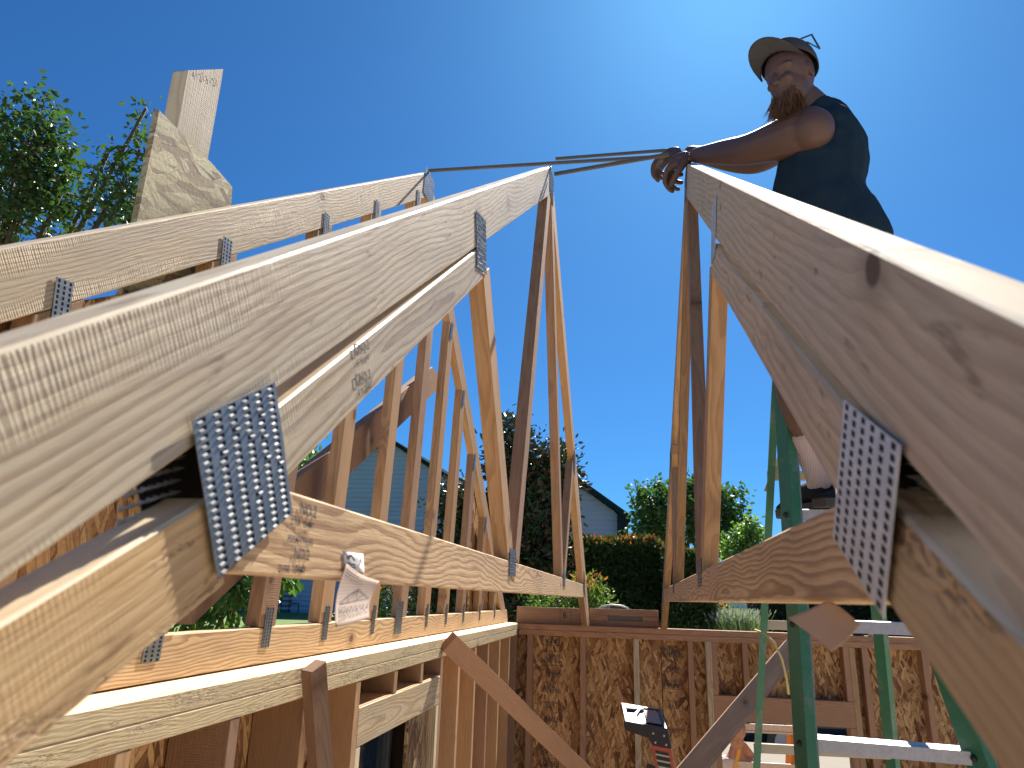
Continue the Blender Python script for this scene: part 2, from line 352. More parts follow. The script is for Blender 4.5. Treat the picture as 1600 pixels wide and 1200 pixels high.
# ------------------------------------------------------------------ nail plates (shared meshes)
PLATES = {}
def plate_mesh(w, h, cols, rows, lip=True, light=True):
    key = (w, h, cols, rows, lip, light)
    if key in PLATES: return PLATES[key]
    bm = bmesh.new()
    T = .0012; Z0 = .0004
    # x breaks: margin, slot, web, slot...
    pw = w/cols; ph = h/rows; sw = pw*(.50 if lip else .40); sh = ph*(.60 if lip else .62)
    X = [0]; Y = [0]
    for i in range(cols): X += [i*pw+(pw-sw)/2, i*pw+(pw+sw)/2]
    X.append(w)
    for j in range(rows): Y += [j*ph+(ph-sh)/2, j*ph+(ph+sh)/2]
    Y.append(h)
    vt = [[bm.verts.new((x-w/2, y-h/2, T)) for y in Y] for x in X]
    for i in range(len(X)-1):
        for j in range(len(Y)-1):
            if i % 2 == 1 and j % 2 == 1: continue
            f = bm.faces.new((vt[i][j], vt[i+1][j], vt[i+1][j+1], vt[i][j+1])); f.material_index = 0
    # dark backing sheet that paints the shade inside the slots
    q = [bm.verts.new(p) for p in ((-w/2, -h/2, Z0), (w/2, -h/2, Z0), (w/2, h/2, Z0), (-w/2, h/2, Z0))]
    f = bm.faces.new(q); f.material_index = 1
    e = [bm.verts.new(p) for p in ((-w/2, -h/2, T), (w/2, -h/2, T), (w/2, h/2, T), (-w/2, h/2, T))]
    for a in range(4):
        f = bm.faces.new((q[a], q[(a+1) % 4], e[(a+1) % 4], e[a])); f.material_index = 0
    rnd = random.Random(int(w*1e4+rows))
    if lip:
        for i in range(cols):
            for j in range(rows):
                x0 = X[1+2*i]-w/2; x1 = X[2+2*i]-w/2; y0 = Y[1+2*j]-h/2; y1 = Y[2+2*j]-h/2
                sgn = 0 if rnd.random() < .08 else 1
                dx = (x1-x0); a, b = (x0-dx*.02, x0+dx*.50) if sgn else (x1-dx*.5, x1+dx*.02)
                ya, yb = y0-(y1-y0)*.15, y0+(y1-y0)*.55
                zz = T+min(.0016, ph*.28)*(.7+.6*rnd.random()); ym = (ya+yb)/2
                v = [bm.verts.new(p) for p in ((a, ya, T), (b, ya, T), (b, ym, zz), (a, ym, zz), (b, yb, T*.6), (a, yb, T*.6))]
                for fc in ((v[0], v[1], v[2], v[3]), (v[3], v[2], v[4], v[5]), (v[0], v[3], v[5]), (v[1], v[4], v[2])):
                    f = bm.faces.new(fc); f.material_index = 2
    me = bpy.data.meshes.new('nail_plate'); bm.to_mesh(me); bm.free()
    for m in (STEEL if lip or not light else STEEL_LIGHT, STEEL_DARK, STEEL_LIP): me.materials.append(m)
    PLATES[key] = me
    return me

class Plane:
    """x = a + b z + c y : the face of a truss that looks towards side s"""
    def __init__(s, a, b, c, side):
        s.a, s.b, s.c, s.side = a, b, c, side
        s.n = Vector((1, -c, -b)).normalized()*side
    def p(s, y, z, off=0):
        return Vector((s.a+s.b*z+s.c*y, y, z)) + s.n*off
def tb(name, mat, parent, pl, poly, t=.038, off=0, bev=.0015):
    return plank(name, mat, parent, [pl.p(y, z, off) for y, z in poly], t, pl.n, bev)
def nplate(parent, pl, y, z, w, h, cols, rows, ang=0, off=0, back=False, name='nail_plate', lip=True):
    if parent.name.startswith('gable'): lip = False
    me = plate_mesh(w, h, cols, rows, lip, not parent.name.startswith('gable'))
    u = pl.p(y+cos(ang), z+sin(ang))-pl.p(y, z); n = pl.n
    if back: n = -n
    u = (u-n*u.dot(n)).normalized(); v = n.cross(u)
    if v.z < 0: u = -u; v = -v
    M = Matrix((u, v, n)).transposed().to_4x4()
    M.translation = pl.p(y, z, off if not back else -.038-off)
    return mk(name, me, None, parent, M)
def offs(seg, w):
    (y0, z0), (y1, z1) = seg; L = math.hypot(y1-y0, z1-z0); ny, nz = -(z1-z0)/L*w/2, (y1-y0)/L*w/2
    return [(y0-ny, z0-nz), (y1-ny, z1-nz), (y1+ny, z1+nz), (y0+ny, z0+nz)]
RY = 2.71
def mir(poly): return [(2*RY-y, z) for y, z in poly]

def truss(tr, pl, d):
    """web truss: near half measured, far half mirrored about the ridge"""
    zt = lambda y: d['z0']+d['s']*(y-RY)          # upper edge of the top chord
    tv = d['tv']
    PZ = PLATE+.0015
    ya = RY-(d['z0']-PZ)/d['s']; yb = RY-(d['z0']-tv-PZ)/d['s']
    near = [(ya+.001, PZ), (RY-.001, zt(RY)), (RY-.001, zt(RY)-tv), (yb, PZ)]
    if 'wane' in d: tb('top_chord', d['m_top'], tr, pl, [near[0], near[1], (RY-.001, d['wane'][0][1])] + d['wane'][1:] + [(.03, PZ)], bev=.0025)
    else: tb('top_chord', d['m_top'], tr, pl, near, bev=.0025)
    tb('top_chord', d['m_far'], tr, pl, mir(near), bev=.0025)
    st, ss, sb = d['second']                      # (y,z) on its upper edge, slope, thickness
    f2 = lambda y: st[1]+ss*(y-st[0])
    y0, y1 = d['sy']
    sec = [(y0, f2(y0)), (y1-.03, f2(y1-.03)), (y1, f2(y1)-.03), (y1+.004, f2(y1)-sb), (y0+.05, f2(y0+.05)-sb)]
    o2 = tb('second_chord', d['m_sec'], tr, pl, sec, bev=.0025)
    tb('second_chord', d['m_far'], tr, pl, mir(sec))
    lt, ls, lb = d['low']
    f3 = lambda y: lt[1]+ls*(y-lt[0])
    y2 = d['ly']
    yc = max(yb+.006, lt[0]+(PZ-lt[1])/ls); yd = lt[0]+(PZ-lt[1]+lb)/ls
    low = [(yc, f3(yc)), (y2-.04, f3(y2-.04)), (y2, f3(y2)-lb), (yd, PZ)] + ([(yc, PZ)] if f3(yc) > PZ+.004 else [])
    o3 = tb('lower_chord', d['m_low'], tr, pl, low, bev=.0025)
    tb('lower_chord', d['m_far'], tr, pl, [(y, z) for y, z in mir(low)])
    h0, h1, zb, zt_ = d['hor']
    o4 = tb('horizontal_chord', d['m_hor'], tr, pl, [(h0, zb), (2*RY-h0, zb-.004), (2*RY-h0-.06, zt_), (h0+.09, zt_)], bev=.002)
    # webs
    w = .078
    for i, seg in enumerate(d['webs']):
        tb('web', d['m_web'][i], tr, pl, offs(seg, w), off=-.0005)
    return o2, o3, o4

# ------------------------------------------------------------------ truss A (left of the camera)
PA = Plane(-.321, 0, 0, 1)
tA = thing('roof_truss', 'sunlit weathered truss left of the gap with a big grey nail plate near the camera', 'roof truss', (-.34, 0, PLATE), 'roof trusses spanning the shed')
dA = dict(z0=1.8245, s=.709, tv=.140, second=((.593, .164), .726, .086), sy=(.53, 1.425), low=((.483, .055), .52, .084), ly=.545,
          hor=(.545, 0, .012, .090), m_top=W_PALE, m_sec=W_PALE, m_low=W_GOLD, m_hor=W_CHORD, m_far=W_FIR,
          m_web=(W_FIR, W_BROWN, W_BROWN, W_FIR),
          webs=[((1.465, .72), (1.925, .10)), ((2.655, 1.66), (2.03, .10)), ((2.765, 1.66), (3.39, .10)), ((3.965, .72), (3.50, .10))])
secA, lowA, horA = truss(tA, PA, dA)
nplate(tA, PA, .546, .093, .127, .127, 6, 20, math.atan2(.063, .11), off=.0045)
# the plate on the far face of the same joint, its teeth showing through the gap
bk = nplate(tA, PA, .535, .085, .127, .127, 6, 18, math.atan2(.063, .11), back=True, off=.0)
bm = bmesh.new(); rnd = random.Random(4)
for i in range(7):
    for j in range(12):
        y = .455+i*.0085+.002*rnd.random(); z = .02+j*.0095+.35*(y-.42)
        c0 = Vector((-.358, y, z)); L = .007+.003*rnd.random()
        a = [bm.verts.new(c0+Vector((0, dy, dz))) for dy, dz in ((-.0012, -.0022), (.0012, -.0022), (.0012, .0022), (-.0012, .0022))]
        tip = bm.verts.new(c0+Vector((L, .001, .002)))
        for k in range(4): bm.faces.new((a[k], a[(k+1) % 4], tip))
        
teeth_a = bm_obj('plate_teeth', bm, STEEL, tA); teeth_a['kind'] = 'stuff'
UPA = math.atan2(-.025, .25)
nplate(tA, PA, 1.392, .752, .105, .125, 8, 12, radians(17), off=.001)
nplate(tA, PA, 1.945, .088, .105, .070, 7, 9, 0, off=.001)
nplate(tA, PA, 3.45, .088, .105, .070, 7, 9, 0, off=.001)
nplate(tA, PA, 2.71, 1.73, .14, .13, 9, 14, 0, off=.001)
nplate(tA, PA, 4.03, .752, .105, .125, 8, 12, radians(-17), off=.001)
nplate(tA, PA, 4.874, .093, .127, .127, 6, 18, -math.atan2(.063, .11), off=.001)
# lumber grade stamps
def stamp(parent, pl, y, z, size, body, yaxis, mat=INK, extra=None, name='grade_stamp', up=None):
    """lettering on a truss face; text runs along (dy,dz)=yaxis"""
    u = (pl.p(y+yaxis[0], z+yaxis[1])-pl.p(y, z)).normalized(); n = pl.n; u = (u-n*u.dot(n)).normalized(); v = n.cross(u)
    M = Matrix((u, v, n)).transposed().to_4x4(); M.translation = pl.p(y, z, .0012)
    return lettering(name, body, size, mat, parent, M, 'CENTER', 1.0, extra)
for (y, z) in ((.777, .287), (.790, .253)):
    stamp(secA, PA, y, z, .0165, 'NO.2', (.9, .46), INK2, extra=[(-.032, -.007, -.026, .007), (-.026, -.007, -.019, -.005), (-.026, .005, -.019, .007)])
    stamp(secA, PA, y+.004, z-.015, .0078, 'D.FIR  104MT', (.9, .46), INK2)
stamp(horA, PA, .676, .076, .017, 'NO.2', (1, 0), INK2)
stamp(horA, PA, .666, .062, .009, 'D FIR  104MT', (1, 0), INK)
stamp(horA, PA, .666, .046, .0095, 'PERMATRUSS', (1, 0), INK2)
stamp(horA, PA, .672, .033, .015, 'NO.2', (1, 0), INK2)
stamp(horA, PA, .655, .018, .010, 'D.FIR  104MT', (1, 0), INK)

# ------------------------------------------------------------------ truss B (right, held by the worker)
PB = Plane(.148, .047, .009, -1)
tB = thing('roof_truss', 'shaded pinkish truss right of the gap, held at its peak by the worker', 'roof truss', (.17, 0, PLATE), 'roof trusses spanning the shed')
dB = dict(z0=1.792, s=.695, tv=.136, second=((.55, .143), .66, .084), sy=(.53, 1.60), low=((.446, .052), .52, .069), ly=.53, wane=[(2.71, 1.632), (1.46, .766), (.32, .008)],
          hor=(.485, 0, .004, .076), m_top=W_PINK, m_sec=W_PINK, m_low=W_GOLD, m_hor=W_CHORD, m_far=W_FIR,
          m_web=(W_FIR, W_BROWN, W_FIR, W_FIR),
          webs=[((1.615, .78), (1.90, .08)), ((2.655, 1.62), (2.03, .08)), ((2.765, 1.62), (3.39, .08)), ((3.965, .72), (3.50, .08))])
secB, lowB, horB = truss(tB, PB, dB)
nplate(tB, PB, .508, .070, .122, .108, 6, 15, math.atan2(.057, .108), off=.003, lip=False)
nplate(tB, PB, .508, .078, .122, .118, 6, 16, math.atan2(.057, .108), back=True)
bm = bmesh.new()
for i in range(14):
    for j in range(10):
        y = .405+i*.0085+.002*rnd.random(); z = .022+j*.0085+.45*(y-.43)
        c0 = PB.p(y, z, -.036); L = .007+.003*rnd.random()
        a = [bm.verts.new(c0+Vector((0, dy, dz))) for dy, dz in ((-.0012, -.0022), (.0012, -.0022), (.0012, .0022), (-.0012, .0022))]
        tip = bm.verts.new(c0+Vector((-L, .001, .002)))
        for k in range(4): bm.faces.new((a[k], a[(k+1) % 4], tip))
teeth_b = bm_obj('plate_teeth', bm, STEEL_LIGHT, tB); teeth_b['kind'] = 'stuff'
nplate(tB, PB, 1.525, .825, .105, .135, 8, 13, radians(14), off=.001, lip=False)
nplate(tB, PB, 1.93, .072, .10, .07, 7, 9, 0, off=.001)
nplate(tB, PB, 3.45, .072, .10, .07, 7, 9, 0, off=.001)
nplate(tB, PB, 2.71, 1.69, .14, .12, 9, 14, 0, off=.001)
nplate(tB, PB, 4.03, .76, .105, .125, 8, 12, radians(-14), off=.001)

# ------------------------------------------------------------------ gable truss on the left wall
PG = Plane(-.927, .028, 0, 1)
tG = thing('gable_truss', 'gable end truss of closely spaced studs standing on the left wall plate', 'gable truss', (-.95, 0, PLATE))
gz = lambda y: 1.838-.72*abs(y-RY)
for s in (1, -1):
    poly = [(-.15, gz(-.15)), (RY-.001, gz(RY)), (RY-.001, gz(RY)-.130), (-.15, gz(-.15)-.130)]
    tb('top_chord', W_TAN if s > 0 else W_FIR, tG, PG, poly if s > 0 else mir(poly), bev=.0025)
tb('bottom_chord', W_CHORD, tG, PG, [(-.1, PLATE+.004), (5.52, PLATE+.004), (5.45, -.094), (-.1, -.094)], bev=.002)
ys = [.10, .52, .94, 1.345, 1.80, 2.165, 2.585, 2.94, 3.29, 3.645, 4.03, 4.47, 4.965]
for i, y in enumerate(ys):
    m = (W_FIR, W_BROWN, W_FIR)[i % 3] if i > 2 else W_FIR
    topa, topb = gz(y-.045)-.131, gz(y+.045)-.131
    if i == 7: topa = topb = gz(y)-.2
    tb('stud', m, tG, PG, [(y-.044, -.0925), (y-.044, topa), (y+.044, topb), (y+.044, -.0925)], off=-.0008)
    if i > 1:
        wide = .085 if i == 7 else (.055, .040, .036, .032)[min(i-3, 3)]
        nplate(tG, PG, y+(.0 if i != 7 else -.06), -.094, wide, .098 if i != 7 else .125, 3 if i != 7 else 9, 12 if i != 7 else 16, 0, off=.001)
        if i != 7: nplate(tG, PG, y, (topa+topb)/2+.0, .036, .09, 3, 10, radians(8) if y < RY else radians(-8), off=.001)
nplate(tG, PG, 2.71, 1.76, .14, .13, 9, 14, 0, off=.001)
# sheathing on the outside of the gable, near end and far end
def osbp(name, parent, x, poly, t=.012, mat=OSB, n=(1, 0, 0)):
    P = [(x, y, z) for y, z in poly]
    Pp = [Vector(p) for p in P]; nn = Vector(n)
    M = Matrix((Vector((0, 1, 0)), Vector((0, 0, 1)), Vector((1, 0, 0)))).transposed().to_4x4(); M.translation = Pp[0]
    loc = [(p.y-Pp[0].y, p.z-Pp[0].z) for p in Pp]
    return bm_obj(name, prism_bm(loc, t, .0008), mat, parent, M)
osbp('sheathing', tG, -.972, [(-.1, -.30), (1.30, -.30), (1.30, .66), (.30, -.02), (-.1, -.02)][:0] or [(-.1, -.185), (1.335, -.185), (1.335, .66), (-.1, -.18)])
osbp('sheathing', tG, -.972, [(4.34, -.185), (5.40, -.185), (5.40, -.09), (4.34, .60)])

# ------------------------------------------------------------------ left wall
LW = thing('stud_wall', 'left framed wall with doubled top plate, window header and bare studs', 'stud wall', (-.90, 2.7, FLOOR))
XI, XO = WALL_X, -.968
box('top_plate', W_CREAM, LW, (XO, -.14, PLATE-.038), (XI, 5.53, PLATE), 'y', .003)
box('top_plate', W_CREAM, LW, (XO, -.14, PLATE-.077), (XI-.0005, 5.36, PLATE-.0385), 'y', .003)
box('bottom_plate', W_FIR, LW, (XO, -.14, FLOOR), (XI, 5.36, FLOOR+.038), 'y')
ZT = PLATE-.0775; ZB = FLOOR+.0385
wy0, wy1 = 2.292, 3.172
for i, y in enumerate([.05, .45, .80, 1.155, 1.50, 1.85, 2.212, 3.215, 3.55, 3.92, 4.27, 4.64, 5.01, 5.30]):
    box('stud', (W_FIR, W_BROWN, W_FIR)[i % 3], LW, (XO+.002, y, ZB), (XI-.0015, y+.038, ZT), 'z')
for y in (2.252, 3.1745):
    box('trimmer_stud', W_TAN, LW, (XO+.002, y, ZB), (XI-.0015, y+.038, -.452), 'z')
box('header', W_TAN, LW, (XI-.042, wy0-.040, -.450), (XI-.001, wy1+.040, -.338), 'y', .002)
box('header', W_FIR, LW, (XO+.003, wy0-.040, -.450), (XO+.042, wy1+.040, -.338), 'y')
box('header_cap', W_FIR, LW, (XO+.003, wy0-.040, -.3375), (XI-.003, wy1+.040, -.3355), 'y', .0005)
for y in (2.575, 2.905):
    box('cripple_stud', W_FIR, LW, (XO+.002, y, -.335), (XI-.0015, y+.038, ZT), 'z')
# sheathing with the window opening cut out
osbp('sheathing', LW, XO-.001, [(-.14, FLOOR), (wy0, FLOOR), (wy0, PLATE), (-.14, PLATE)])
osbp('sheathing', LW, XO-.001, [(wy1-.02, FLOOR), (5.53, FLOOR), (5.53, PLATE), (wy1-.02, PLATE)])
osbp('sheathing', LW, XO-.001, [(wy0+.002, -.45), (wy1-.022, -.45), (wy1-.022, PLATE), (wy0+.002, PLATE)])
osbp('sheathing', LW, XO-.001, [(wy0+.002, FLOOR), (wy1-.022, FLOOR), (wy1-.022, -1.5), (wy0+.002, -1.5)])
t = NT('dark_window_glass'); t.b.inputs['Transmission Weight'].default_value = 0
GLASS = t.fin((.012, .022, .035), .06, spec=.6)
win = thing('window', 'dark glazed window set in the left wall opening below the header', 'window', (XO+.02, 2.73, -1.5))
WHITE = plain('white_vinyl', (.55, .56, .57), .4, var=.04)
box('pane', GLASS, win, (XO+.012, 2.35, -1.49), (XO+.018, 3.165, -.455), 'y', 0)
box('frame', plain('dark_bronze_frame', (.05, .055, .06), .4), win, (XO+.004, 2.295, -1.49), (XO+.04, 2.349, -.452), 'z')
box('frame', plain('bronze_frame', (.05, .055, .06), .4), win, (XO+.004, 2.861, -1.49), (XO+.04, 2.90, -.452), 'z')
OSB_SIDE = osb('plain_strand_board', (.72, .78, .85))
osbp('infill_panel', LW, XI-.03, [(2.875, -1.5), (3.172, -1.5), (3.172, -.453), (2.875, -.453)], mat=OSB_SIDE)

# ------------------------------------------------------------------ far wall
FW = thing('stud_wall', 'far framed wall of reddish studs over strand board with a window opening', 'stud wall', (1.2, 5.45, FLOOR))
YI, YO = WALL_Y, WALL_Y+.089
W_RED = wood('rosy_fir', (.50, .27, .175), (.33, .16, .10), saw=.3, contrast=.6, hue=.12, bump=.4, kn=.6)
box('top_plate', W_RED, FW, (XI+.001, YI, PLATE-.038), (3.6, YO, PLATE), 'x', .002)
box('top_plate', W_RED, FW, (XO+.14, YI+.001, PLATE-.077), (3.6, YO, PLATE-.0395), 'x', .002)
box('bottom_plate', W_FIR, FW, (XI, YI, FLOOR), (3.6, YO, FLOOR+.038), 'x')
hx0, hx1 = .563, 1.386
for i, x in enumerate([-.765, -.383, -.008, .365, .487, 1.425, 1.506, 1.878, 2.28, 2.69, 3.10, 3.5]):
    box('stud', (W_FIR, W_RED, W_RED, W_TAN, W_RED)[(i*2) % 5 if i > 3 else (1, 1, 3, 1)[i]], FW, (x, YI+.001, ZB), (x+.038, YO-.001, ZT), 'z')
box('trimmer_stud', W_RED, FW, (.525, YI+.001, ZB), (.562, YO-.001, -.762), 'z')
box('trimmer_stud', W_RED, FW, (.525, YI+.001, -.60), (.562, YO-.001, ZT), 'z')
box('trimmer_stud', W_RED, FW, (1.387, YI+.001, ZB), (1.424, YO-.001, -.762), 'z')
box('header', W_RED, FW, (.526, YI+.0005, -.760), (1.424, YO-.0005, -.602), 'x', .002)
for x in (.732, 1.128, 1.387):
    box('cripple_stud', W_RED, FW, (x, YI+.001, -.60), (x+.037, YO-.001, ZT), 'z')
def osbx(parent, x0, x1, z0, z1, y=YO+.001):
    M = Matrix((Vector((1, 0, 0)), Vector((0, 0, 1)), Vector((0, -1, 0)))).transposed().to_4x4(); M.translation = Vector((x0, y, z0))
    return bm_obj('sheathing', prism_bm([(0, 0), (x1-x0, 0), (x1-x0, z1-z0), (0, z1-z0)], .012, .0008), OSB, parent, M)
e1 = osbx(FW, -.97, .185, FLOOR, PLATE); e2 = osbx(FW, .190, .561, FLOOR, PLATE)
osbx(FW, .5635, 1.385, -.76, PLATE); osbx(FW, 1.3875, 2.60, FLOOR, PLATE); osbx(FW, 2.603, 3.6, FLOOR, PLATE)
osbx(FW, .5635, 1.385, FLOOR, -1.75)
box('sill', W_RED, FW, (.563, YI+.001, -1.788), (1.386, YO-.001, -1.75), 'x')
# mill stamps printed upside down on the sheets
def wallprint(parent, x, z, body, size, extra=None, flip=True):
    u = Vector((-1, 0, 0)) if flip else Vector((1, 0, 0)); n = Vector((0, -1, 0)); v = n.cross(u)
    M = Matrix((u, v, n)).transposed().to_4x4(); M.translation = Vector((x, YO-.013, z))
    return lettering('mill_stamp', body, size, INK, parent, M, 'CENTER', 1.0, extra)
def frame_lines(w, h, t=.003):
    return [(-w/2, -h/2, w/2, -h/2+t), (-w/2, h/2-t, w/2, h/2), (-w/2, -h/2, -w/2+t, h/2), (w/2-t, -h/2, w/2, h/2)]
xs_ = -.60
wallprint(e1, xs_, -.30, 'APA', .05, frame_lines(.13, .065))
wallprint(e1, xs_, -.42, 'RATED SHEATHING\nEXPOSURE 1\nSIZED FOR\nSPACING', .018, frame_lines(.13, .10))
wallprint(e1, xs_, -.52, '24/16', .034, frame_lines(.13, .045))
wallprint(e1, xs_, -.62, 'THIS SIDE DOWN\nSTRENGTH AXIS\nMILL 442\nPS 2-10', .017)
wallprint(e1, xs_, -.73, '7/16 CAT\nPRP-108\nHUD-UM-40', .018)
wallprint(e1, xs_, -.82, '7/16', .05)
wallprint(e1, xs_, -.90, '24', .05)
wallprint(e1, xs_, -1.03, 'STUD', .036, frame_lines(.13, .05))
wallprint(e1, xs_, -1.10, 'STUD', .036, frame_lines(.13, .05))
wallprint(e2, .262, -.34, 'SHEATHING SPAN\nRATING 24/16\nEXPOSURE 1\nSIZED FOR SPACING\nMILL 442', .019)
wallprint(e2, .262, -.46, 'PS 2-10\nPRP-108', .026)
wallprint(e2, .262, -.56, 'APA', .05, frame_lines(.12, .055))
wallprint(e2, .262, -.70, 'STUD', .032, [(-.06, -.04, .06, -.037)])
wallprint(e2, .262, -.85, '7/16 CAT\nSTRENGTH AXIS', .018)

# near wall under the camera and right wall: same framing, outside the picture but carrying the trusses
NW = thing('stud_wall', 'near framed wall under the camera carrying the near heels of the trusses', 'stud wall', (1.2, -.05, FLOOR))
box('top_plate', W_FIR, NW, (XI+.001, -.14, PLATE-.038), (3.4, -.05, PLATE), 'x')
box('top_plate', W_FIR, NW, (XI+.001, -.14, PLATE-.077), (3.4, -.051, PLATE-.0395), 'x')
for x in (-.8, -.4, 0, .4, .8, 1.2, 1.6, 2.0, 2.4, 2.8, 3.2): box('stud', W_FIR, NW, (x, -.139, FLOOR), (x+.038, -.051, ZT), 'z')

# ------------------------------------------------------------------ vent blocks between the truss feet on the far plate
def block(x0, x1, z1, y, label):
    b = thing('blocking', label, 'wood block', ((x0+x1)/2, y, PLATE), None)
    return b
b1 = block(-.84, -.365, -.07, 5.47, 'brown vent block with a dark printed mark, between gable and left truss')
box('board', W_BROWN, b1, (-.855, 5.455, PLATE+.001), (-.365, 5.493, -.068), 'x')
me = text_mesh('B', .05); M = Matrix((Vector((1, 0, 0)), Vector((0, 0, 1)), Vector((0, -1, 0)))).transposed().to_4x4(); M.translation = (-.50, 5.4535, -.122)
mk('mill_stamp', me, INK, b1, M)
for x in (-.535, -.455): box('cut_line', INK, b1, (x, 5.4535, PLATE+.008), (x+.003, 5.4545, -.075), 'z', 0)
b2 = block(-.315, .185, -.07, 5.47, 'brown vent block with a screened slot, between the two open trusses')
xa, xb, za, zb = -.19, .06, -.145, -.110
box('board', W_BROWN, b2, (-.318, 5.455, PLATE+.001), (.175, 5.493, za), 'x')
box('board', W_BROWN, b2, (-.318, 5.455, zb), (.175, 5.493, -.064), 'x')
box('board', W_BROWN, b2, (-.318, 5.4552, za+.0005), (xa, 5.4928, zb-.0005), 'x')
box('board', W_BROWN, b2, (xb, 5.4552, za+.0005), (.175, 5.4928, zb-.0005), 'x')
t = NT('insect_screen'); P = t.obj(); v = t.noise(P, 260, 2)
SCREEN = t.fin(t.mix(t.ramp(v, .4, .6), (.04, .04, .035), (.26, .25, .21)), .6)
box('vent_screen', SCREEN, b2, (xa+.001, 5.472, za), (xb-.001, 5.474, zb), 'x', 0)

# ------------------------------------------------------------------ loose braces
def loose(name, label, mat, p0, p1, w, t, up, cat='brace'):
    p0 = Vector(p0); p1 = Vector(p1)
    o = stick(name, mat, None, p0, p1, w, t, up, .002); tag(o, label, cat); return o
loose('diagonal_brace', 'red-brown brace falling right from the left wall plate across the far left studs', W_RED, (-0.803, 3.204, -0.195), (-0.079, 4.750, -1.186), .088, .040, (.62, .18, .75))
loose('diagonal_brace', 'short purplish brace standing against the left wall plate', W_BROWN, (-0.790, 1.792, -0.179), (-0.790, 1.960, -0.575), .034, .060, (1, -.25, 0))
loose('diagonal_brace', 'grey-brown brace leaning up to the right behind the green stepladder', W_BROWN, (1.023, 5.200, -0.268), (0.173, 4.100, -0.927), .118, .040, (-.7, .1, .7))
# diagonal brace outside the gable studs
PO = Plane(-1.012, 0, 0, 1)
b = plank('diagonal_brace', W_BROWN, None, [PO.p(1.55, .04), PO.p(3.40, 1.135), PO.p(3.665, 1.130), PO.p(1.60, -.085)], .038, (1, 0, 0))
tag(b, 'dark diagonal brace nailed across the outside of the gable studs', 'brace')
bl = box('cleat', W_BROWN, b, (-1.0115, 3.13, .80), (-.974, 3.20, 1.02), 'z')
# post and gusset standing up beyond the gable
post = plank('post', W_POST, None, [(-1.02, 1.258, -2.6), (-1.02, 1.251, 1.173), (-1.02, 1.379, 1.286), (-1.02, 1.388, -2.6)], .040, (1, 0, 0), .002)
tag(post, 'weathered upright post sticking up beyond the gable with a handwritten number', 'post')
g = plank('gusset', OSB_GREY, None, [(-.988, 1.150, .45), (-.988, 1.150, .982), (-.988, 1.353, .984), (-.988, 1.447, .979), (-.988, 1.453, .935), (-.988, 1.45, .45)], .014, (1, 0, 0), .001)
tag(g, 'pointed weathered strand board gusset nailed to the upright post', 'gusset plate')
M = Matrix((Vector((0, 1, .55)).normalized(), Vector((0, -.55, 1)).normalized(), Vector((1, 0, 0)))).transposed().to_4x4(); M.translation = Vector((-1.0185, 1.318, 1.205))
mk('handwriting', text_mesh('4  2  3  2', .027, bold=0), INK, post, M)

# ------------------------------------------------------------------ spacer strips along the ridge
W_GREYSTRIP = wood('grey_strip', (.27, .22, .19), (.19, .15, .13), saw=.2, contrast=.4, bump=.2)
def strip(label, p0, p1, w=.03, t=.009, up=(0, .4, .9)):
    tag(stick('spacer_strip', W_GREYSTRIP, None, p0, p1, w, t, up, .0008), label, 'wood strip')
strip('long thin strip from the gable peak across to the worker', (-0.886, 2.700, 1.839), (0.172, 2.720, 1.842), .020, .007)
strip('upper short strip from above the left truss peak to the hand', (-0.308, 2.740, 1.882), (0.176, 2.760, 1.899), .018, .007)
strip('lower short strip tilted up from the left truss peak to the hand', (-0.303, 2.660, 1.751), (0.181, 2.640, 1.796), .022, .008)

# ------------------------------------------------------------------ paper tags
t = NT('brown_tag_paper'); P = t.obj(); n = t.noise(P, 60, 3)
PAPER = t.fin(t.mix(n, (.52, .42, .34), (.60, .50, .41)), .8)
tr_ = t.n.new('ShaderNodeBsdfTranslucent'); tr_.inputs[0].default_value = (.75, .52, .36, 1)
mx = t.n.new('ShaderNodeMixShader'); mx.inputs[0].default_value = .35
t.l.new(t.b.outputs[0], mx.inputs[1]); t.l.new(tr_.outputs[0], mx.inputs[2]); t.l.new(mx.outputs[0], t.out.inputs[0])
LABELW = plain('white_label_paper', (.72, .72, .72), .7, var=.03)
def sheet(name, mat, parent, corners, bulge, nu=10, nv=10, thick=.0005):
    """bilinear sheet with a bulge function"""
    bm = bmesh.new(); a, b, c, d = [Vector(p) for p in corners]; n = (b-a).cross(d-a).normalized(); g = {}
    for i in range(nu+1):
        for j in range(nv+1):
            u, v = i/nu, j/nv
            p = a*(1-u)*(1-v)+b*u*(1-v)+c*u*v+d*(1-u)*v
            g[i, j] = bm.verts.new(p+n*bulge(u, v))
    for i in range(nu):
        for j in range(nv): bm.faces.new((g[i, j], g[i+1, j], g[i+1, j+1], g[i, j+1]))
    o = bm_obj(name, bm, mat, parent, Matrix.Identity(4), True)
    s = o.modifiers.new('thickness', 'SOLIDIFY'); s.thickness = thick
    return o
tgA = thing('truss_tag', 'curled paper tag with a printed truss drawing, stapled to the left truss', 'paper tag', (-.318, .79, .03))
ca = [(-0.320, 0.774, 0.043), (-0.320, 0.836, 0.044), (-0.320, 0.846, 0.022), (-0.320, 0.785, 0.025)]
sheet('label', LABELW, tgA, [ca[3], ca[2], ca[1], ca[0]], lambda u, v: 0, 3, 3)
cb = [(-0.317, 0.780, 0.030), (-0.300, 0.845, 0.013), (-0.286, 0.783, -0.027), (-0.292, 0.705, -0.034)]
bul = lambda u, v: .006*sin(pi*v)+.004*sin(pi*u)
sheet('paper', PAPER, tgA, cb, bul, 12, 12)
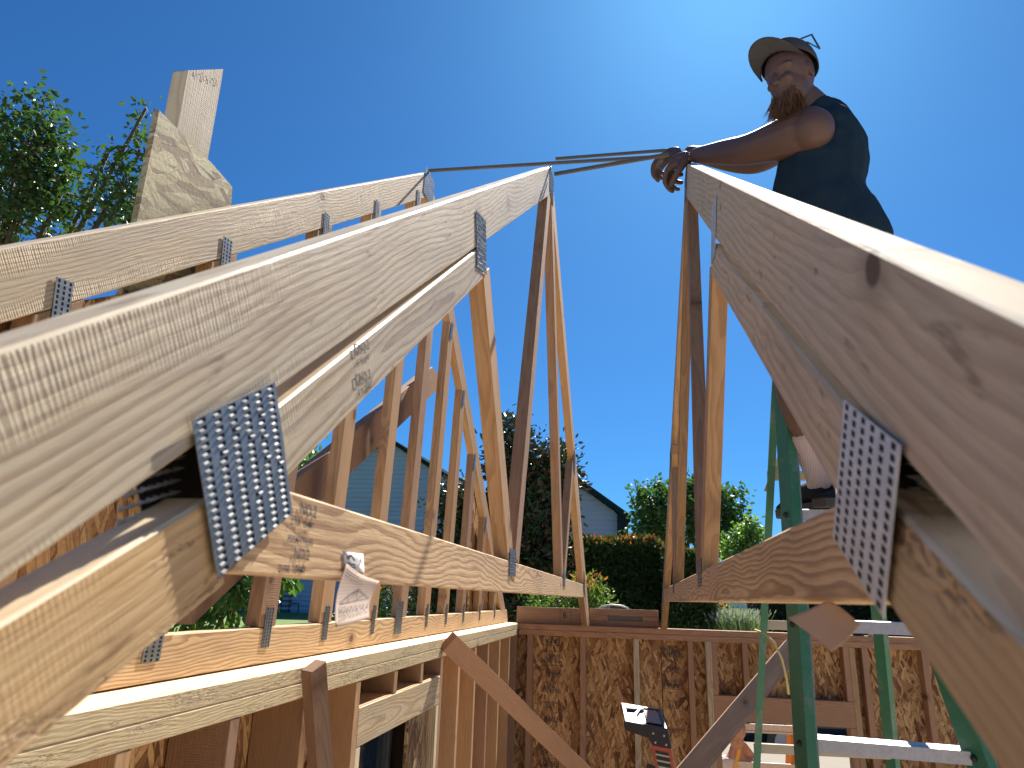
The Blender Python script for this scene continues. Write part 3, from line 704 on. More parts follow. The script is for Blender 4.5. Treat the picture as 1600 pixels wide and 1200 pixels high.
# printed drawing and lines on the curled sheet, following its surface
def on_sheet(corners, bulge, polys, mat, parent, name, lift):
    a, b, c, d = [Vector(p) for p in corners]; n = (b-a).cross(d-a).normalized(); bm = bmesh.new()
    def P(u, v): return a*(1-u)*(1-v)+b*u*(1-v)+c*u*v+d*(1-u)*v+n*(bulge(u, v)+lift)
    for (u0, v0, u1, v1, w) in polys:
        k = 6; L = math.hypot(u1-u0, v1-v0); nu, nv = -(v1-v0)/L*w, (u1-u0)/L*w; pr = None
        for i in range(k+1):
            s = i/k; u = u0+(u1-u0)*s; v = v0+(v1-v0)*s
            cur = (bm.verts.new(P(u-nu, v-nv)), bm.verts.new(P(u+nu, v+nv)))
            if pr: bm.faces.new((pr[0], cur[0], cur[1], pr[1]))
            pr = cur
    return bm_obj(name, bm, mat, parent)
L = []
tp = (.60, .26); bl_ = (.12, .62); br_ = (.93, .42)
L += [(*bl_, *tp, .008), (*tp, *br_, .008), (*bl_, *br_, .007)]
for s_, q in ((.25, .3), (.5, .3), (.5, .55), (.8, .55), (.8, .8)):
    pass
def lerp(a, b, s): return (a[0]+(b[0]-a[0])*s, a[1]+(b[1]-a[1])*s)
for a_, b_ in ((lerp(bl_, tp, .5), lerp(bl_, br_, .33)), (lerp(bl_, br_, .33), tp), (tp, lerp(bl_, br_, .62)), (lerp(bl_, br_, .62), lerp(tp, br_, .5)), (tp, lerp(bl_, br_, .5))):
    L.append((*a_, *b_, .005))
rr = random.Random(3)
for k in range(7):
    v = .68+k*.038; u = .10
    while u < .92:
        w_ = .02+.07*rr.random(); L.append((u, v-.12*(u-.1), min(u+w_, .95), v-.12*(min(u+w_, .95)-.1), .006 if k not in (2,) else .012)); u += w_+.02+.03*rr.random()
for k in range(4):
    v = .03+k*.045; u = .06
    while u < .40+.08*k:
        w_ = .03+.05*rr.random(); L.append((u, v, u+w_, v, .006)); u += w_+.02
for k in range(7): L.append((.03, .24+.06*k, .95, .06+.045*k, .0022))
on_sheet(cb, bul, L, INK2, tgA, 'printed_drawing', -.0012); on_sheet(cb, bul, L, INK2, tgA, 'printed_drawing', .0012)
lb = [ca[3], ca[2], ca[1], ca[0]]
on_sheet(lb, lambda u, v: 0, [(.12, .55, .30, .85, .05), (.30, .85, .48, .55, .05), (.1, .32, .5, .32, .05), (.1, .15, .5, .15, .04), (.68, .3, .8, .7, .02), (.8, .7, .86, .35, .02)], INK, tgA, 'printed_mark', .0012)
tgB = thing('truss_tag', 'curled blank paper tag hanging under the right truss chord in front of the green ladder', 'paper tag', (.17, .75, .0))
cc = [(0.136, 0.700, -0.011), (0.154, 0.660, 0.006), (0.174, 0.620, -0.013), (0.152, 0.660, -0.036)]
sheet('paper', PAPER, tgB, cc, lambda u, v: .010*sin(pi*(u*.5+v*.5)), 14, 14)

PLYM = plain('weathered_plywood', (.17, .145, .10), .8, var=.12, scale=5)
shh = thing('plywood_sheet', 'beige plywood sheet lying on sawhorses outside the far wall opening', 'plywood sheet', (1.3, 8.1, -1.58))
box('sheet', PLYM, shh, (.3, 7.1, -1.585), (2.9, 9.6, -1.565), 'x')
for yy in (7.6, 9.1):
    sw_ = thing('sawhorse', 'sawhorse under the %s edge of the beige plywood sheet' % ('near' if yy < 8 else 'far'), 'sawhorse', (1.5, yy, FLOOR-.1), 'sawhorses under the plywood')
    box('beam', W_TAN, sw_, (.6, yy-.045, -1.675), (2.6, yy+.045, -1.586), 'x')
    for xx in (.75, 2.45):
        for s_ in (-1, 1): stick('leg', W_TAN, sw_, (xx, yy+s_*.06, -1.68), (xx, yy+s_*.30, FLOOR-.10), .09, .038, (1, 0, 0))

# ------------------------------------------------------------------ green stepladder
def chan(name, mat, parent, p0, p1, w, d, facing, t=.004):
    """U channel rail p0->p1, web w wide facing 'facing', flanges d deep"""
    p0 = Vector(p0); p1 = Vector(p1); u = (p1-p0).normalized(); n = Vector(facing); n = (n-u*n.dot(u)).normalized(); s = u.cross(n)
    L = (p1-p0).length; M = Matrix((u, s, n)).transposed().to_4x4(); M.translation = p0
    prof = [(-w/2, 0), (w/2, 0), (w/2, -d), (w/2-t, -d), (w/2-t, -t), (-w/2+t, -t), (-w/2+t, -d), (-w/2, -d)]
    bm = bmesh.new()
    A = [bm.verts.new((0, y, z)) for y, z in prof]; B = [bm.verts.new((L, y, z)) for y, z in prof]
    for i in range(8): bm.faces.new((A[i], A[(i+1) % 8], B[(i+1) % 8], B[i]))
    bm.faces.new(A); bm.faces.new(B); bmesh.ops.recalc_face_normals(bm, faces=bm.faces)
    return bm_obj(name, bm, mat, parent, M)
def ext(p0, p1, z):
    p0 = Vector(p0); p1 = Vector(p1); return p1+(p1-p0)*((z-p1.z)/(p1.z-p0.z))
GL = thing('stepladder', 'tall green fibreglass stepladder with aluminium steps under the worker, right of the gap', 'stepladder', (.75, 2.3, FLOOR))
fl0, fl1 = Vector((0.507, 2.455, 0.751)), Vector((0.462, 2.354, -0.443))
fr0, fr1 = Vector((0.701, 2.389, 0.660)), Vector((0.901, 2.291, -0.403))
bl0, bl1 = Vector((0.507, 2.549, 0.792)), Vector((0.461, 3.291, -0.631))
br0, br1 = Vector((0.781, 2.555, 0.752)), Vector((0.989, 3.321, -0.604))
def at_z(a, b, z): return a+(b-a)*((z-a.z)/(b.z-a.z))
TOPZ = .86
for a, b, f in ((fl0, fl1, (-1, -.35, 0)), (fr0, fr1, (-.95, -.5, 0))):
    chan('front_rail', GREEN, GL, at_z(a, b, TOPZ), at_z(a, b, FLOOR+.02), .068, .030, f)
WORN = plain('worn_green_fibreglass', (.17, .23, .20), .55, var=.45, scale=45, bump=.3)
for a, b, dx in ((fl0, fl1, .034), (fr0, fr1, .034)):
    o_ = Vector((dx, -.012, 0)); stick('worn_flange', WORN, GL, at_z(a, b, TOPZ)+o_, at_z(a, b, FLOOR+.02)+o_, .026, .006, (1, .1, 0), .001)
for a, b, f in ((bl0, bl1, (-1, .2, 0)), (br0, br1, (-.8, -.6, 0))):
    chan('rear_rail', GREEN, GL, at_z(a, b, TOPZ), at_z(a, b, FLOOR+.02), .046, .026, f)
tops = [at_z(fl0, fl1, TOPZ+.01), at_z(fr0, fr1, TOPZ+.01), at_z(br0, br1, TOPZ+.01), at_z(bl0, bl1, TOPZ+.01)]
bm = bmesh.new()
cz = sum((v for v in tops), Vector())/4
lo = [bm.verts.new(cz+(v-cz)*1.0-Vector((0, 0, .03))) for v in tops]; hi = [bm.verts.new(cz+(v-cz)*1.0+Vector((0, 0, .012))) for v in tops]
bm.faces.new(lo); bm.faces.new(hi)
for i in range(4): bm.faces.new((lo[i], lo[(i+1) % 4], hi[(i+1) % 4], hi[i]))
bmesh.ops.recalc_face_normals(bm, faces=bm.faces)
bm_obj('ladder_top', bm, ALU_DULL, GL)
zs = [.293, -.04, -.365]
step_proto = None
for k in range(9):
    z = .293-.330*k if k > 2 else zs[k]
    if z < FLOOR+.12: break
    a = at_z(fl0, fl1, z); b = at_z(fr0, fr1, z); d = (b-a).normalized(); back = Vector((-d.y, d.x, 0)).normalized()
    if back.y < 0: back = -back
    a = a+d*.012; b = b-d*.004
    bm = bmesh.new(); w = .082; hh = .034
    prof = [(0, -hh), (0, 0), (w*.08, .002), (w*.14, -.001), (w*.42, -.001), (w*.48, .002), (w*.54, -.001), (w*.9, -.001), (w, .001), (w, -hh*.8), (w-.003, -hh*.8), (w-.003, -.005), (.003, -.005), (.003, -hh)]
    A = [bm.verts.new(a+back*x+Vector((0, 0, zz))) for x, zz in prof]; B = [bm.verts.new(b+back*x+Vector((0, 0, zz))) for x, zz in prof]
    n = len(prof)
    for i in range(n): bm.faces.new((A[i], A[(i+1) % n], B[(i+1) % n], B[i]))
    bm.faces.new(A); bm.faces.new(B); bmesh.ops.recalc_face_normals(bm, faces=bm.faces)
    bm_obj('step', bm, ALU, GL)
    # rivets at the rail
    for q, dirv in ((at_z(fl0, fl1, z-.015), Vector((-1, -.35, 0)).normalized()), (at_z(fr0, fr1, z-.015), Vector((-.95, -.5, 0)).normalized())):
        if k < 4:
            bm = bmesh.new(); q2 = q + Vector((-.30, -.95, 0))*.002
            bmesh.ops.create_uvsphere(bm, u_segments=10, v_segments=6, radius=.009)
            Mx = Matrix.Translation(q+dirv*.002+Vector((0, -.0, 0)))
            bm_obj('rivet', bm, STEEL_DARK, GL, Mx, True)
W_BAR = plain('tan_bar', (.50, .42, .30), .6, var=.1)
for z in (.455, -.075, -.55, -1.1, -1.7):
    a = at_z(bl0, bl1, z); b = at_z(br0, br1, z); box_ = stick('rear_brace', W_BAR, GL, a, b, .034, .018, (0, 0, 1), .001)
# gusset struts under the rear braces
a = at_z(bl0, bl1, .40); b = at_z(bl0, bl1, .455).lerp(at_z(br0, br1, .455), .22); stick('strut', W_BAR, GL, a, b+Vector((0, 0, .12)), .02, .006, (0, 0, 1), .0005)
# cord looped over the ladder rail
tag(tube('cord', plain('yellow_cord', (.50, .47, .20), .7), None, [(0.454, 2.967, -0.094), (0.481, 2.922, -0.105), (0.506, 2.883, -0.135), (0.532, 2.904, -0.191), (0.547, 2.927, -0.257), (0.553, 2.945, -0.313)], .0045, 6), 'thin yellowish cord looping behind the green ladder rail', 'cord')

# ------------------------------------------------------------------ red stepladder (only its black top shows)
BLK = plain('black_plastic', (.018, .018, .022), .38, var=.3, scale=20)
REDF = plain('red_fibreglass', (.45, .085, .05), .5, var=.15)
TRAY = plain('white_worn_plastic', (.55, .57, .60), .45, var=.15, scale=25)
LBL = plain('label_cream', (.50, .47, .33), .6, var=.05)
RL = thing('stepladder', 'red stepladder with black moulded top and 300 load label, at the bottom middle', 'stepladder', (.25, 3.5, FLOOR))
dp = 3.30
def rp(px, py, dd=0): return None
q0 = Vector((-0.046, 3.648, -0.525)); q1 = Vector((0.139, 3.685, -0.543)); ux = (q1-q0).normalized(); nz_ = Vector((-.15, -.985, 0)).normalized(); ux = (ux-nz_*ux.dot(nz_)).normalized(); vy = nz_.cross(ux); S_ = (q1-q0).length/63
MR = Matrix((ux, vy, nz_)).transposed().to_4x4(); MR.translation = q0
def rpx(px, py): return ((px-978)*S_, -(py-1122)*S_+(px-978)*S_*.03)
def rprism(name, mat, pts, t, off=0, bev=.002):
    return bm_obj(name, prism_bm([rpx(*p) for p in pts], t, bev), mat, RL, MR @ Matrix.Translation((0, 0, off)))
rprism('ladder_top', BLK, [(976, 1126), (1041, 1128), (1044, 1136), (1049, 1154), (1020, 1153), (1014, 1144), (995, 1142), (979, 1139), (976, 1133)], .022, .0)
# the tray: rim of the moulded top seen from above, receding away from the front cheek
bk_ = Vector((-.02, .20, .052))
def rq(px, py): 
    v = MR @ Vector((*rpx(px, py), 0)); return v
def quadstrip(name, mat, pts, t=.006):
    bm = bmesh.new(); f = bm.faces.new([bm.verts.new(p) for p in pts]); o = bm_obj(name, bm, mat, RL)
    s = o.modifiers.new('thickness', 'SOLIDIFY'); s.thickness = t; return o
A0, A1 = rq(978, 1127), rq(1041, 1128)
B0, B1 = A0+bk_+Vector((.0, 0, 0)), A1+bk_
def L2(u, v): return (A0*(1-u)+A1*u)*(1-v)+(B0*(1-u)+B1*u)*v+Vector((0, 0, .002))
quadstrip('tray', TRAY, [L2(0, 0), L2(.42, 0), L2(.28, .35), L2(.20, .35), L2(.12, .3), L2(.08, .3), L2(.0, .3)])
quadstrip('tray', TRAY, [L2(0, .3), L2(.08, .3), L2(.08, .75), L2(.55, .85), L2(.5, 1), L2(0, 1)])
quadstrip('tray', TRAY, [L2(.30, .3), L2(.34, .5), L2(.46, .8), L2(.42, .82), L2(.28, .55), L2(.26, .32)])
quadstrip('tray_well', BLK, [L2(.02, .02)-Vector((0, 0, .014)), L2(.98, .02)-Vector((0, 0, .014)), L2(.98, .98)-Vector((0, 0, .014)), L2(.02, .98)-Vector((0, 0, .014))])
quadstrip('tray_rim', BLK, [L2(.93, 0), L2(1, 0), L2(1, 1), L2(.93, 1)])
quadstrip('tray_rim', BLK, [L2(.5, .93), L2(1, .93), L2(1, 1), L2(.5, 1)])
quadstrip('tray_floor', plain('brown_tray_floor', (.36, .20, .15), .6), [L2(.56, .25)-Vector((0, 0, .006)), L2(.92, .25)-Vector((0, 0, .006)), L2(.92, .85)-Vector((0, 0, .006)), L2(.56, .85)-Vector((0, 0, .006))], .003)
for px, py in ((1021, 1137), (1037, 1138), (1025, 1149), (1041, 1150)):
    bm = bmesh.new(); bmesh.ops.create_uvsphere(bm, u_segments=10, v_segments=6, radius=.0062)
    bm_obj('rivet', bm, ALU, RL, MR @ Matrix.Translation((*rpx(px, py), .001)), True)
d1 = (28, 190-54)
rprism('rail', REDF, [(1020, 1153.5), (1049, 1154.5), (1094, 1330), (1064, 1330)], .020, -.001)
rprism('rail_label', BLK, [(1025.5, 1160), (1045.5, 1161), (1063, 1225), (1044, 1225)], .0012, .0006, 0)
for k in range(3):
    y = 1164.3+8*k; x = 1026.5+2.3*k
    rprism('label_stripe', LBL, [(x, y), (x+20, y+.6), (x+20.7, y+2.9), (x+.7, y+2.3)], .0008, .0014, 0)
me = text_mesh('300', .036, 0, 'CENTER'); mk('load_lettering', me, LBL, RL, MR @ Matrix.Translation((*rpx(1041, 1188), .0016)) @ Matrix.Rotation(radians(-3), 4, 'Z'))
me = text_mesh('LB', .014, 0, 'CENTER'); mk('load_lettering', me, LBL, RL, MR @ Matrix.Translation((*rpx(1050, 1191), .0016)))
# second side of the red ladder, lower left
rprism('rear_rail', REDF, [(1012, 1189), (1025, 1189), (1034, 1330), (1014, 1330)], .014, -.10)
rprism('hinge_cover', BLK, [(1011, 1187), (1016, 1186), (1031, 1190), (1036, 1210), (1010, 1210)], .008, -.085)
a = MR @ Vector((*rpx(1060, 1320), -.01)); 
for px, py in ((1057, 1252), (1072, 1312)):
    a = MR @ Vector((*rpx(px, py), -.02)); stick('step', ALU_DULL, RL, a, a+Vector((.02, .40, 0)), .025, .07, (0, 0, 1))

# ------------------------------------------------------------------ orange ladder outside the opening
ORN = plain('orange_fibreglass', (.62, .20, .03), .5, var=.1); ORN2 = plain('yellow_fibreglass', (.62, .36, .05), .5, var=.1)
OL = thing('stepladder', 'orange stepladder with bright aluminium steps seen through the far wall opening', 'stepladder', (.8, 6.6, FLOOR-.1))
t0, t1 = Vector((0.914, 7.001, -0.904)), Vector((0.785, 6.897, -1.333))
r0, r1 = Vector((1.349, 7.028, -0.921)), Vector((1.307, 6.926, -1.306))
for a, b in ((t0, t1), (r0, r1)):
    chan('front_rail', ORN, OL, at_z(a, b, a.z), at_z(a, b, FLOOR-.08), .07, .03, (-.8, -.6, 0))
    stick('rail_edge', ORN2, OL, at_z(a, b, a.z)+Vector((.03, -.045, 0)), at_z(a, b, FLOOR-.08)+Vector((.03, -.045, 0)), .03, .012, (1, 0, 0))
box('rail_cap', BLK, OL, t0+Vector((-.015, -.07, -.09)), t0+Vector((.055, -.02, .02)), 'z', .003)
for k in range(7):
    z = t0.z-.09-.285*k
    if z < FLOOR+.1: break
    a = at_z(t0, t1, z)+Vector((.03, 0, 0)); b = at_z(r0, r1, z)
    for dz, w in ((0, .016), (-.055, .014)):
        stick('step_lip', ALU, OL, a+Vector((0, -.05, dz)), b+Vector((0, -.05, dz)), w, .014, (0, 0, 1), .001)
    stick('step', ALU, OL, a+Vector((0, -.01, -.028)), b+Vector((0, -.01, -.028)), .042, .07, (0, 0, 1), .001)
for a, b, dx in ((t0, t1, 0), (r0, r1, 0)):
    stick('rear_rail', ORN, OL, a+Vector((0, .12, 0)), Vector((b.x, b.y+1.1, FLOOR-.08)), .05, .02, (1, 0, 0))

# ------------------------------------------------------------------ clamp on the far plate
cl = thing('clamp', 'small black and silver clamp lying on the far wall plate behind the paper tag', 'clamp', (1.518, 5.430, -0.192))
c0 = WM[cl.name].translation
tube('handle', BLK, cl, [c0+Vector((-.05, 0, .028)), c0+Vector((.02, 0, .03))], .024, 10)
tube('bar', ALU, cl, [c0+Vector((-.12, 0, .05)), c0+Vector((.12, 0, .035))], .007, 6)
tube('jaw', ALU, cl, [c0+Vector((.06, 0, .0)), c0+Vector((.07, 0, .05))], .016, 8)

# ------------------------------------------------------------------ people
SKIN = None
def skin_mat(name, col):
    t = NT(name); P = t.obj(); n = t.noise(P, 25, 4, .6); f = t.noise(P, 160, 3, .6)
    c = t.mix(n, col, tuple(x*.82 for x in col)); t.bump(f, .15, .001)
    t.b.inputs['Subsurface Weight'].default_value = .08; t.b.inputs['Subsurface Radius'].default_value = (.02, .008, .004)
    return t.fin(c, .5)
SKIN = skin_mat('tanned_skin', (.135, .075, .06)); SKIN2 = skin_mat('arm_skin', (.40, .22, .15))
def fabric(name, col, rough=.9, fold=9, s=.5):
    t = NT(name); P = t.obj(); n = t.noise(t.vm('MULTIPLY', P, (1, 1, .35)), fold, 3, .5, dist=.6); w = t.noise(P, 500, 2)
    c = t.mix(n, tuple(x*.8 for x in col), tuple(x*1.15 for x in col)); t.bump(t.math('ADD', n, t.math('MULTIPLY', w, .05)), s, .03); return t.fin(c, rough, spec=.2)
TEAL = fabric('navy_tank_fabric', (.014, .034, .056)); SHORT = fabric('dark_short_fabric', (.028, .045, .065))
CAPF = fabric('grey_cap_fabric', (.075, .075, .085), fold=20, s=.2)
def skin_mesh(chains, sub=2):
    """chains: list of lists of (point, radius); chain starts reuse an existing joint if same point"""
    me = bpy.data.meshes.new('figure'); vs = []; rs = []; es = []; idx = {}
    for ch in chains:
        prev = None
        for p, r in ch:
            k = tuple(round(c, 4) for c in p)
            if k not in idx: idx[k] = len(vs); vs.append(Vector(p)); rs.append(r)
            i = idx[k]
            if prev is not None and prev != i: es.append((prev, i))
            prev = i
    me.from_pydata(vs, es, []); o = bpy.data.objects.new('figure', me); COL.objects.link(o)
    m = o.modifiers.new('Skin', 'SKIN'); m.use_smooth_shade = True; m.branch_smoothing = .6
    for i, d in enumerate(me.skin_vertices[0].data):
        r = rs[i]; d.radius = r if isinstance(r, tuple) else (r, r); d.use_root = (i == 0)
    s = o.modifiers.new('Sub', 'SUBSURF'); s.levels = sub; s.render_levels = sub
    dg = bpy.context.evaluated_depsgraph_get(); out = bpy.data.meshes.new_from_object(o.evaluated_get(dg))
    bpy.data.objects.remove(o); return out
def join_remesh(meshes, voxel, smooth=2):
    bm = bmesh.new()
    for me in meshes: bm.from_mesh(me)
    me = bpy.data.meshes.new('figure'); bm.to_mesh(me); bm.free()
    o = bpy.data.objects.new('figure', me); COL.objects.link(o)
    r = o.modifiers.new('R', 'REMESH'); r.mode = 'VOXEL'; r.voxel_size = voxel; r.use_smooth_shade = True
    if smooth:
        s = o.modifiers.new('S', 'SMOOTH'); s.iterations = smooth; s.factor = .5
    dg = bpy.context.evaluated_depsgraph_get(); out = bpy.data.meshes.new_from_object(o.evaluated_get(dg))
    out.materials.clear(); bpy.data.objects.remove(o)
    for p in out.polygons: p.use_smooth = True
    return out
def blob(M, seg=24, rings=16, fn=None):
    bm = bmesh.new(); bmesh.ops.create_uvsphere(bm, u_segments=seg, v_segments=rings, radius=1)
    if fn:
        for v in bm.verts: v.co = fn(v.co.copy())
    bmesh.ops.transform(bm, matrix=M, verts=bm.verts); me = bpy.data.meshes.new('blob'); bm.to_mesh(me); bm.free(); return me
def head_parts(M):
    """head in its own frame: +x forward, z up, unit metres, centre of skull at origin"""
    T = lambda x, y, z, sx, sy, sz, ry=0: M @ Matrix.Translation((x, y, z)) @ Matrix.Rotation(ry, 4, 'Y') @ Matrix.Diagonal((sx, sy, sz, 1))
    parts = [blob(T(0, 0, .02, .098, .076, .098)), blob(T(.022, 0, -.045, .072, .060, .072)), blob(T(.045, 0, -.085, .042, .040, .032)),
             blob(T(.094, 0, -.028, .016, .013, .026, -.35)), blob(T(.102, 0, -.044, .012, .017, .010)),   # nose
             blob(T(.072, 0, .012, .025, .058, .012)),                                                   # brow
             blob(T(.078, .030, -.035, .016, .020, .016)), blob(T(.078, -.030, -.035, .016, .020, .016)),   # cheeks
             blob(T(.082, 0, -.070, .010, .022, .006)), blob(T(.080, 0, -.080, .010, .020, .007)),           # lips
             blob(T(-.002, .078, -.012, .016, .008, .030, .2)), blob(T(-.002, -.078, -.012, .016, .008, .030, .2))]  # ears
    return parts
def hand_chains(wrist, palm_dir, nrm, side, curl, spread=.0, scale=1.0):
    """five separate curled fingers; palm_dir from wrist to knuckles, nrm = back of the hand, side=+1 thumb towards +s"""
    w = Vector(wrist); d = Vector(palm_dir).normalized(); n = Vector(nrm); n = (n-d*n.dot(d)).normalized(); s = d.cross(n)*side
    out = []; c = scale
    palm = [(w, .024*c), (w+d*.035*c, .028*c), (w+d*.075*c, .026*c)]
    out.append(palm)
    for o_ in (-.028, .028): out.append([(w+d*.030*c+s*o_*.6*c, .016*c), (w+d*.080*c+s*o_*c, .013*c)])
    lens = (.088, .098, .090, .072)
    for i, L in enumerate(lens):
        b = w+d*.078*c+s*(.030-.020*i)*c; a = 0; ch = [(w+d*.05*c+s*(.024-.016*i)*c, .011*c), (b, .0105*c)]; p = b
        for k, fr_ in enumerate((.45, .30, .25)):
            a += curl[k]*(1+.12*i)
            dirv = d*cos(a)-n*sin(a)+s*spread*(1.5-i)*.3
            p = p+dirv*L*fr_*c; ch.append((p, (.0098, .0088, .0075)[k]*c))
        out.append(ch)
    tb0 = w+d*.022*c+s*.026*c; t1_ = tb0+(d*.5+s*.75-n*.35).normalized()*.038*c; t2_ = t1_+(d*.8+s*.15-n*.6).normalized()*.032*c; t3_ = t2_+(d*.7-s*.25-n*.75).normalized()*.026*c
    out.append([(w+d*.015*c+s*.012*c, .017*c), (tb0, .015*c), (t1_, .0125*c), (t2_, .0110*c), (t3_, .0092*c)])
    return out

# ---- worker on the green ladder, leaning left over the truss peak
WK = thing('person', 'bearded worker in dark cap and tank top on the green ladder, holding the truss peak', 'person', (.9, 2.3, .30))
pel = Vector((0.778, 2.431, 1.158)); wai = Vector((0.679, 2.425, 1.400)); che = Vector((0.714, 2.414, 1.595)); upc = Vector((0.723, 2.384, 1.699)); nek = Vector((0.654, 2.330, 1.769))
hd = Vector((0.595, 2.262, 1.820))
shN = Vector((0.644, 2.255, 1.592)); shF = Vector((0.697, 2.591, 1.842))
elN = Vector((0.453, 2.402, 1.627)); wrN = Vector((0.277, 2.642, 1.783))
elF = Vector((0.538, 2.711, 1.772)); wrF = Vector((0.255, 2.792, 1.904))
hipN = Vector((0.793, 2.359, 1.055)); hipF = Vector((0.826, 2.569, 1.150))
kN = Vector((0.517, 2.350, 0.718)); anN = Vector((0.595, 2.446, 0.448)); hlN = Vector((0.626, 2.457, 0.359)); toN = Vector((0.570, 2.632, 0.379))
kF = Vector((0.746, 2.471, 0.728)); anF = Vector((0.781, 2.543, 0.444)); toF = Vector((0.685, 2.452, 0.338))
body_ch = [
    [(pel, (.150, .130)), (pel.lerp(wai, .5), (.160, .140)), (wai, (.168, .150)), (wai.lerp(che, .5), (.162, .145)), (che, (.152, .135)), (upc, (.120, .100)), (nek, .062), (nek.lerp(hd, .5), .058)],
    [(pel, (.150, .130)), (hipN, .105), (hipN.lerp(kN, .5), .088), (kN, .064), (kN.lerp(anN, .35), .060), (kN.lerp(anN, .75), .042), (anN, .036)],
    [(pel, (.150, .130)), (hipF, .105), (hipF.lerp(kF, .5), .088), (kF, .062), (kF.lerp(anF, .35), .058), (anF, .036)]]
meshes = [skin_mesh(body_ch, 2)]
for sh_, el_, wr_ in ((shN, elN, wrN), (shF, elF, wrF)):
    meshes.append(skin_mesh([[(upc.lerp(sh_, .35), .084), (sh_, .092), (sh_.lerp(el_, .3), .086), (sh_.lerp(el_, .6), .074), (el_, .060), (el_.lerp(wr_, .3), .057), (el_.lerp(wr_, .7), .042), (wr_, .032)]], 2))
    meshes.append(blob(Matrix.Translation(sh_) @ Matrix.Diagonal((.076, .076, .076, 1))))
MH = Matrix.Translation(hd) @ Matrix.Rotation(radians(222), 4, 'Z') @ Matrix.Rotation(radians(12), 4, 'Y')
meshes += head_parts(MH)
meshes.append(skin_mesh([[(anN, .034), (anN.lerp(hlN, .8), .036), (toN.lerp(hlN, .3), .034), (toN, .028)], ], 1))
meshes.append(skin_mesh([[(anF, .034), (toF, .028)]], 1))
hN = skin_mesh(hand_chains(wrN, Vector((0.180, 2.689, 1.783))-wrN, (-.35, -.45, .85), 1, (.55, .65, .5), .1, .98)[0:1], 2)
for args in ((wrN, Vector((0.164, 2.700, 1.772))-wrN, (-.72, -.42, .55), -1, (.95, .75, .45), .1, 1.36),
             (wrF, Vector((0.144, 2.807, 1.897))-wrF, (-.5, -.35, .8), -1, (.80, .65, .5), .1, 1.30)):
    for ch in hand_chains(*args): meshes.append(skin_mesh([ch], 1))
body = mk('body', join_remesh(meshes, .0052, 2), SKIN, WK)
# tank top: shell over the torso, open at the arms and neck
tk = skin_mesh([[(pel+Vector((.03, .0, -.06)), (.190, .165)), (pel.lerp(wai, .5)+Vector((.015, 0, 0)), (.190, .165)), (wai, (.192, .170)), (wai.lerp(che, .5), (.188, .166)), (che+Vector((.012, 0, 0)), (.186, .164)), (upc+Vector((.02, 0, -.05)), (.160, .140)), (upc.lerp(nek, .5)+Vector((.03, 0, .0)), (.100, .090))]], 2)
bmt = bmesh.new(); bmt.from_mesh(tk)
shirt_bumps = [blob(Matrix.Translation(c_) @ Matrix.Diagonal((*r_, 1))) for c_, r_ in ((upc+Vector((.012, -.01, -.06)), (.100, .12, .115)),
    (upc.lerp(nek, .42)+Vector((.008, 0, -.02)), (.085, .085, .08)), (upc.lerp(shF, .4)+Vector((.04, 0, 0)), (.10, .10, .10)))]
for m_ in shirt_bumps: bmt.from_mesh(m_)
rnd = random.Random(8)
from mathutils import noise as mnoise
bmt.normal_update()
for v in bmt.verts:
    nz1 = mnoise.noise(Vector((v.co.x*7, v.co.y*7, v.co.z*3.5))); v.co += v.normal*(  .010*nz1+.006*(1-abs(mnoise.noise(Vector((v.co.x*10+v.co.z*6, v.co.y*10, v.co.z*9))))*3)+.004*mnoise.noise(v.co*26))
mt = bpy.data.meshes.new('tank_top'); bmt.to_mesh(mt); bmt.free()
tank = mk('tank_top', join_remesh([mt], .007, 1), TEAL, WK)
# shorts
sh = skin_mesh([[(pel+Vector((0, 0, -.03)), (.172, .150)), (pel+Vector((.02, 0, -.12)), (.165, .15))], [(pel+Vector((0, 0, -.03)), (.172, .150)), (hipN.lerp(kN, .1), .128), (hipN.lerp(kN, .72), .098)], [(pel+Vector((0, 0, -.03)), (.172, .150)), (hipF.lerp(kF, .1), .128), (hipF.lerp(kF, .72), .098)]], 2)
mk('shorts', join_remesh([sh], .008, 1), SHORT, WK)
# cap: crown dome plus round visor pointing left towards the lens
def cap_crown(v):
    return v
MC = MH @ Matrix.Translation((-.006, 0, .040)) @ Matrix.Rotation(radians(-16), 4, 'Y')
bm = bmesh.new(); bmesh.ops.create_uvsphere(bm, u_segments=32, v_segments=20, radius=1)
bmesh.ops.delete(bm, geom=[v for v in bm.verts if v.co.z < -.12], context='VERTS')
for v in bm.verts: v.co = Vector((v.co.x*.112, v.co.y*.092, v.co.z*.108))
crown = bm_obj('cap', bm, CAPF, WK, MC, True); s = crown.modifiers.new('t', 'SOLIDIFY'); s.thickness = .003
bm = bmesh.new(); rows = []
for i in range(17):
    q = -1+2*i/16; a = radians(66)*q; row = []
    for j in range(7):
        f = j/6; L_ = .074*max(0, 1-abs(q)**2.6)**.5*f
        x = .110*cos(a)+L_; y = .090*sin(a)*(1+.06*f)
        row.append(bm.verts.new((x, y, -.006+.30*L_-.9*L_*L_-2.6*y*y)))
    rows.append(row)
for i in range(16):
    for j in range(6): bm.faces.new((rows[i][j], rows[i+1][j], rows[i+1][j+1], rows[i][j+1]))
vis = bm_obj('visor', bm, CAPF, crown, MC, True); s = vis.modifiers.new('t', 'SOLIDIFY'); s.thickness = .004
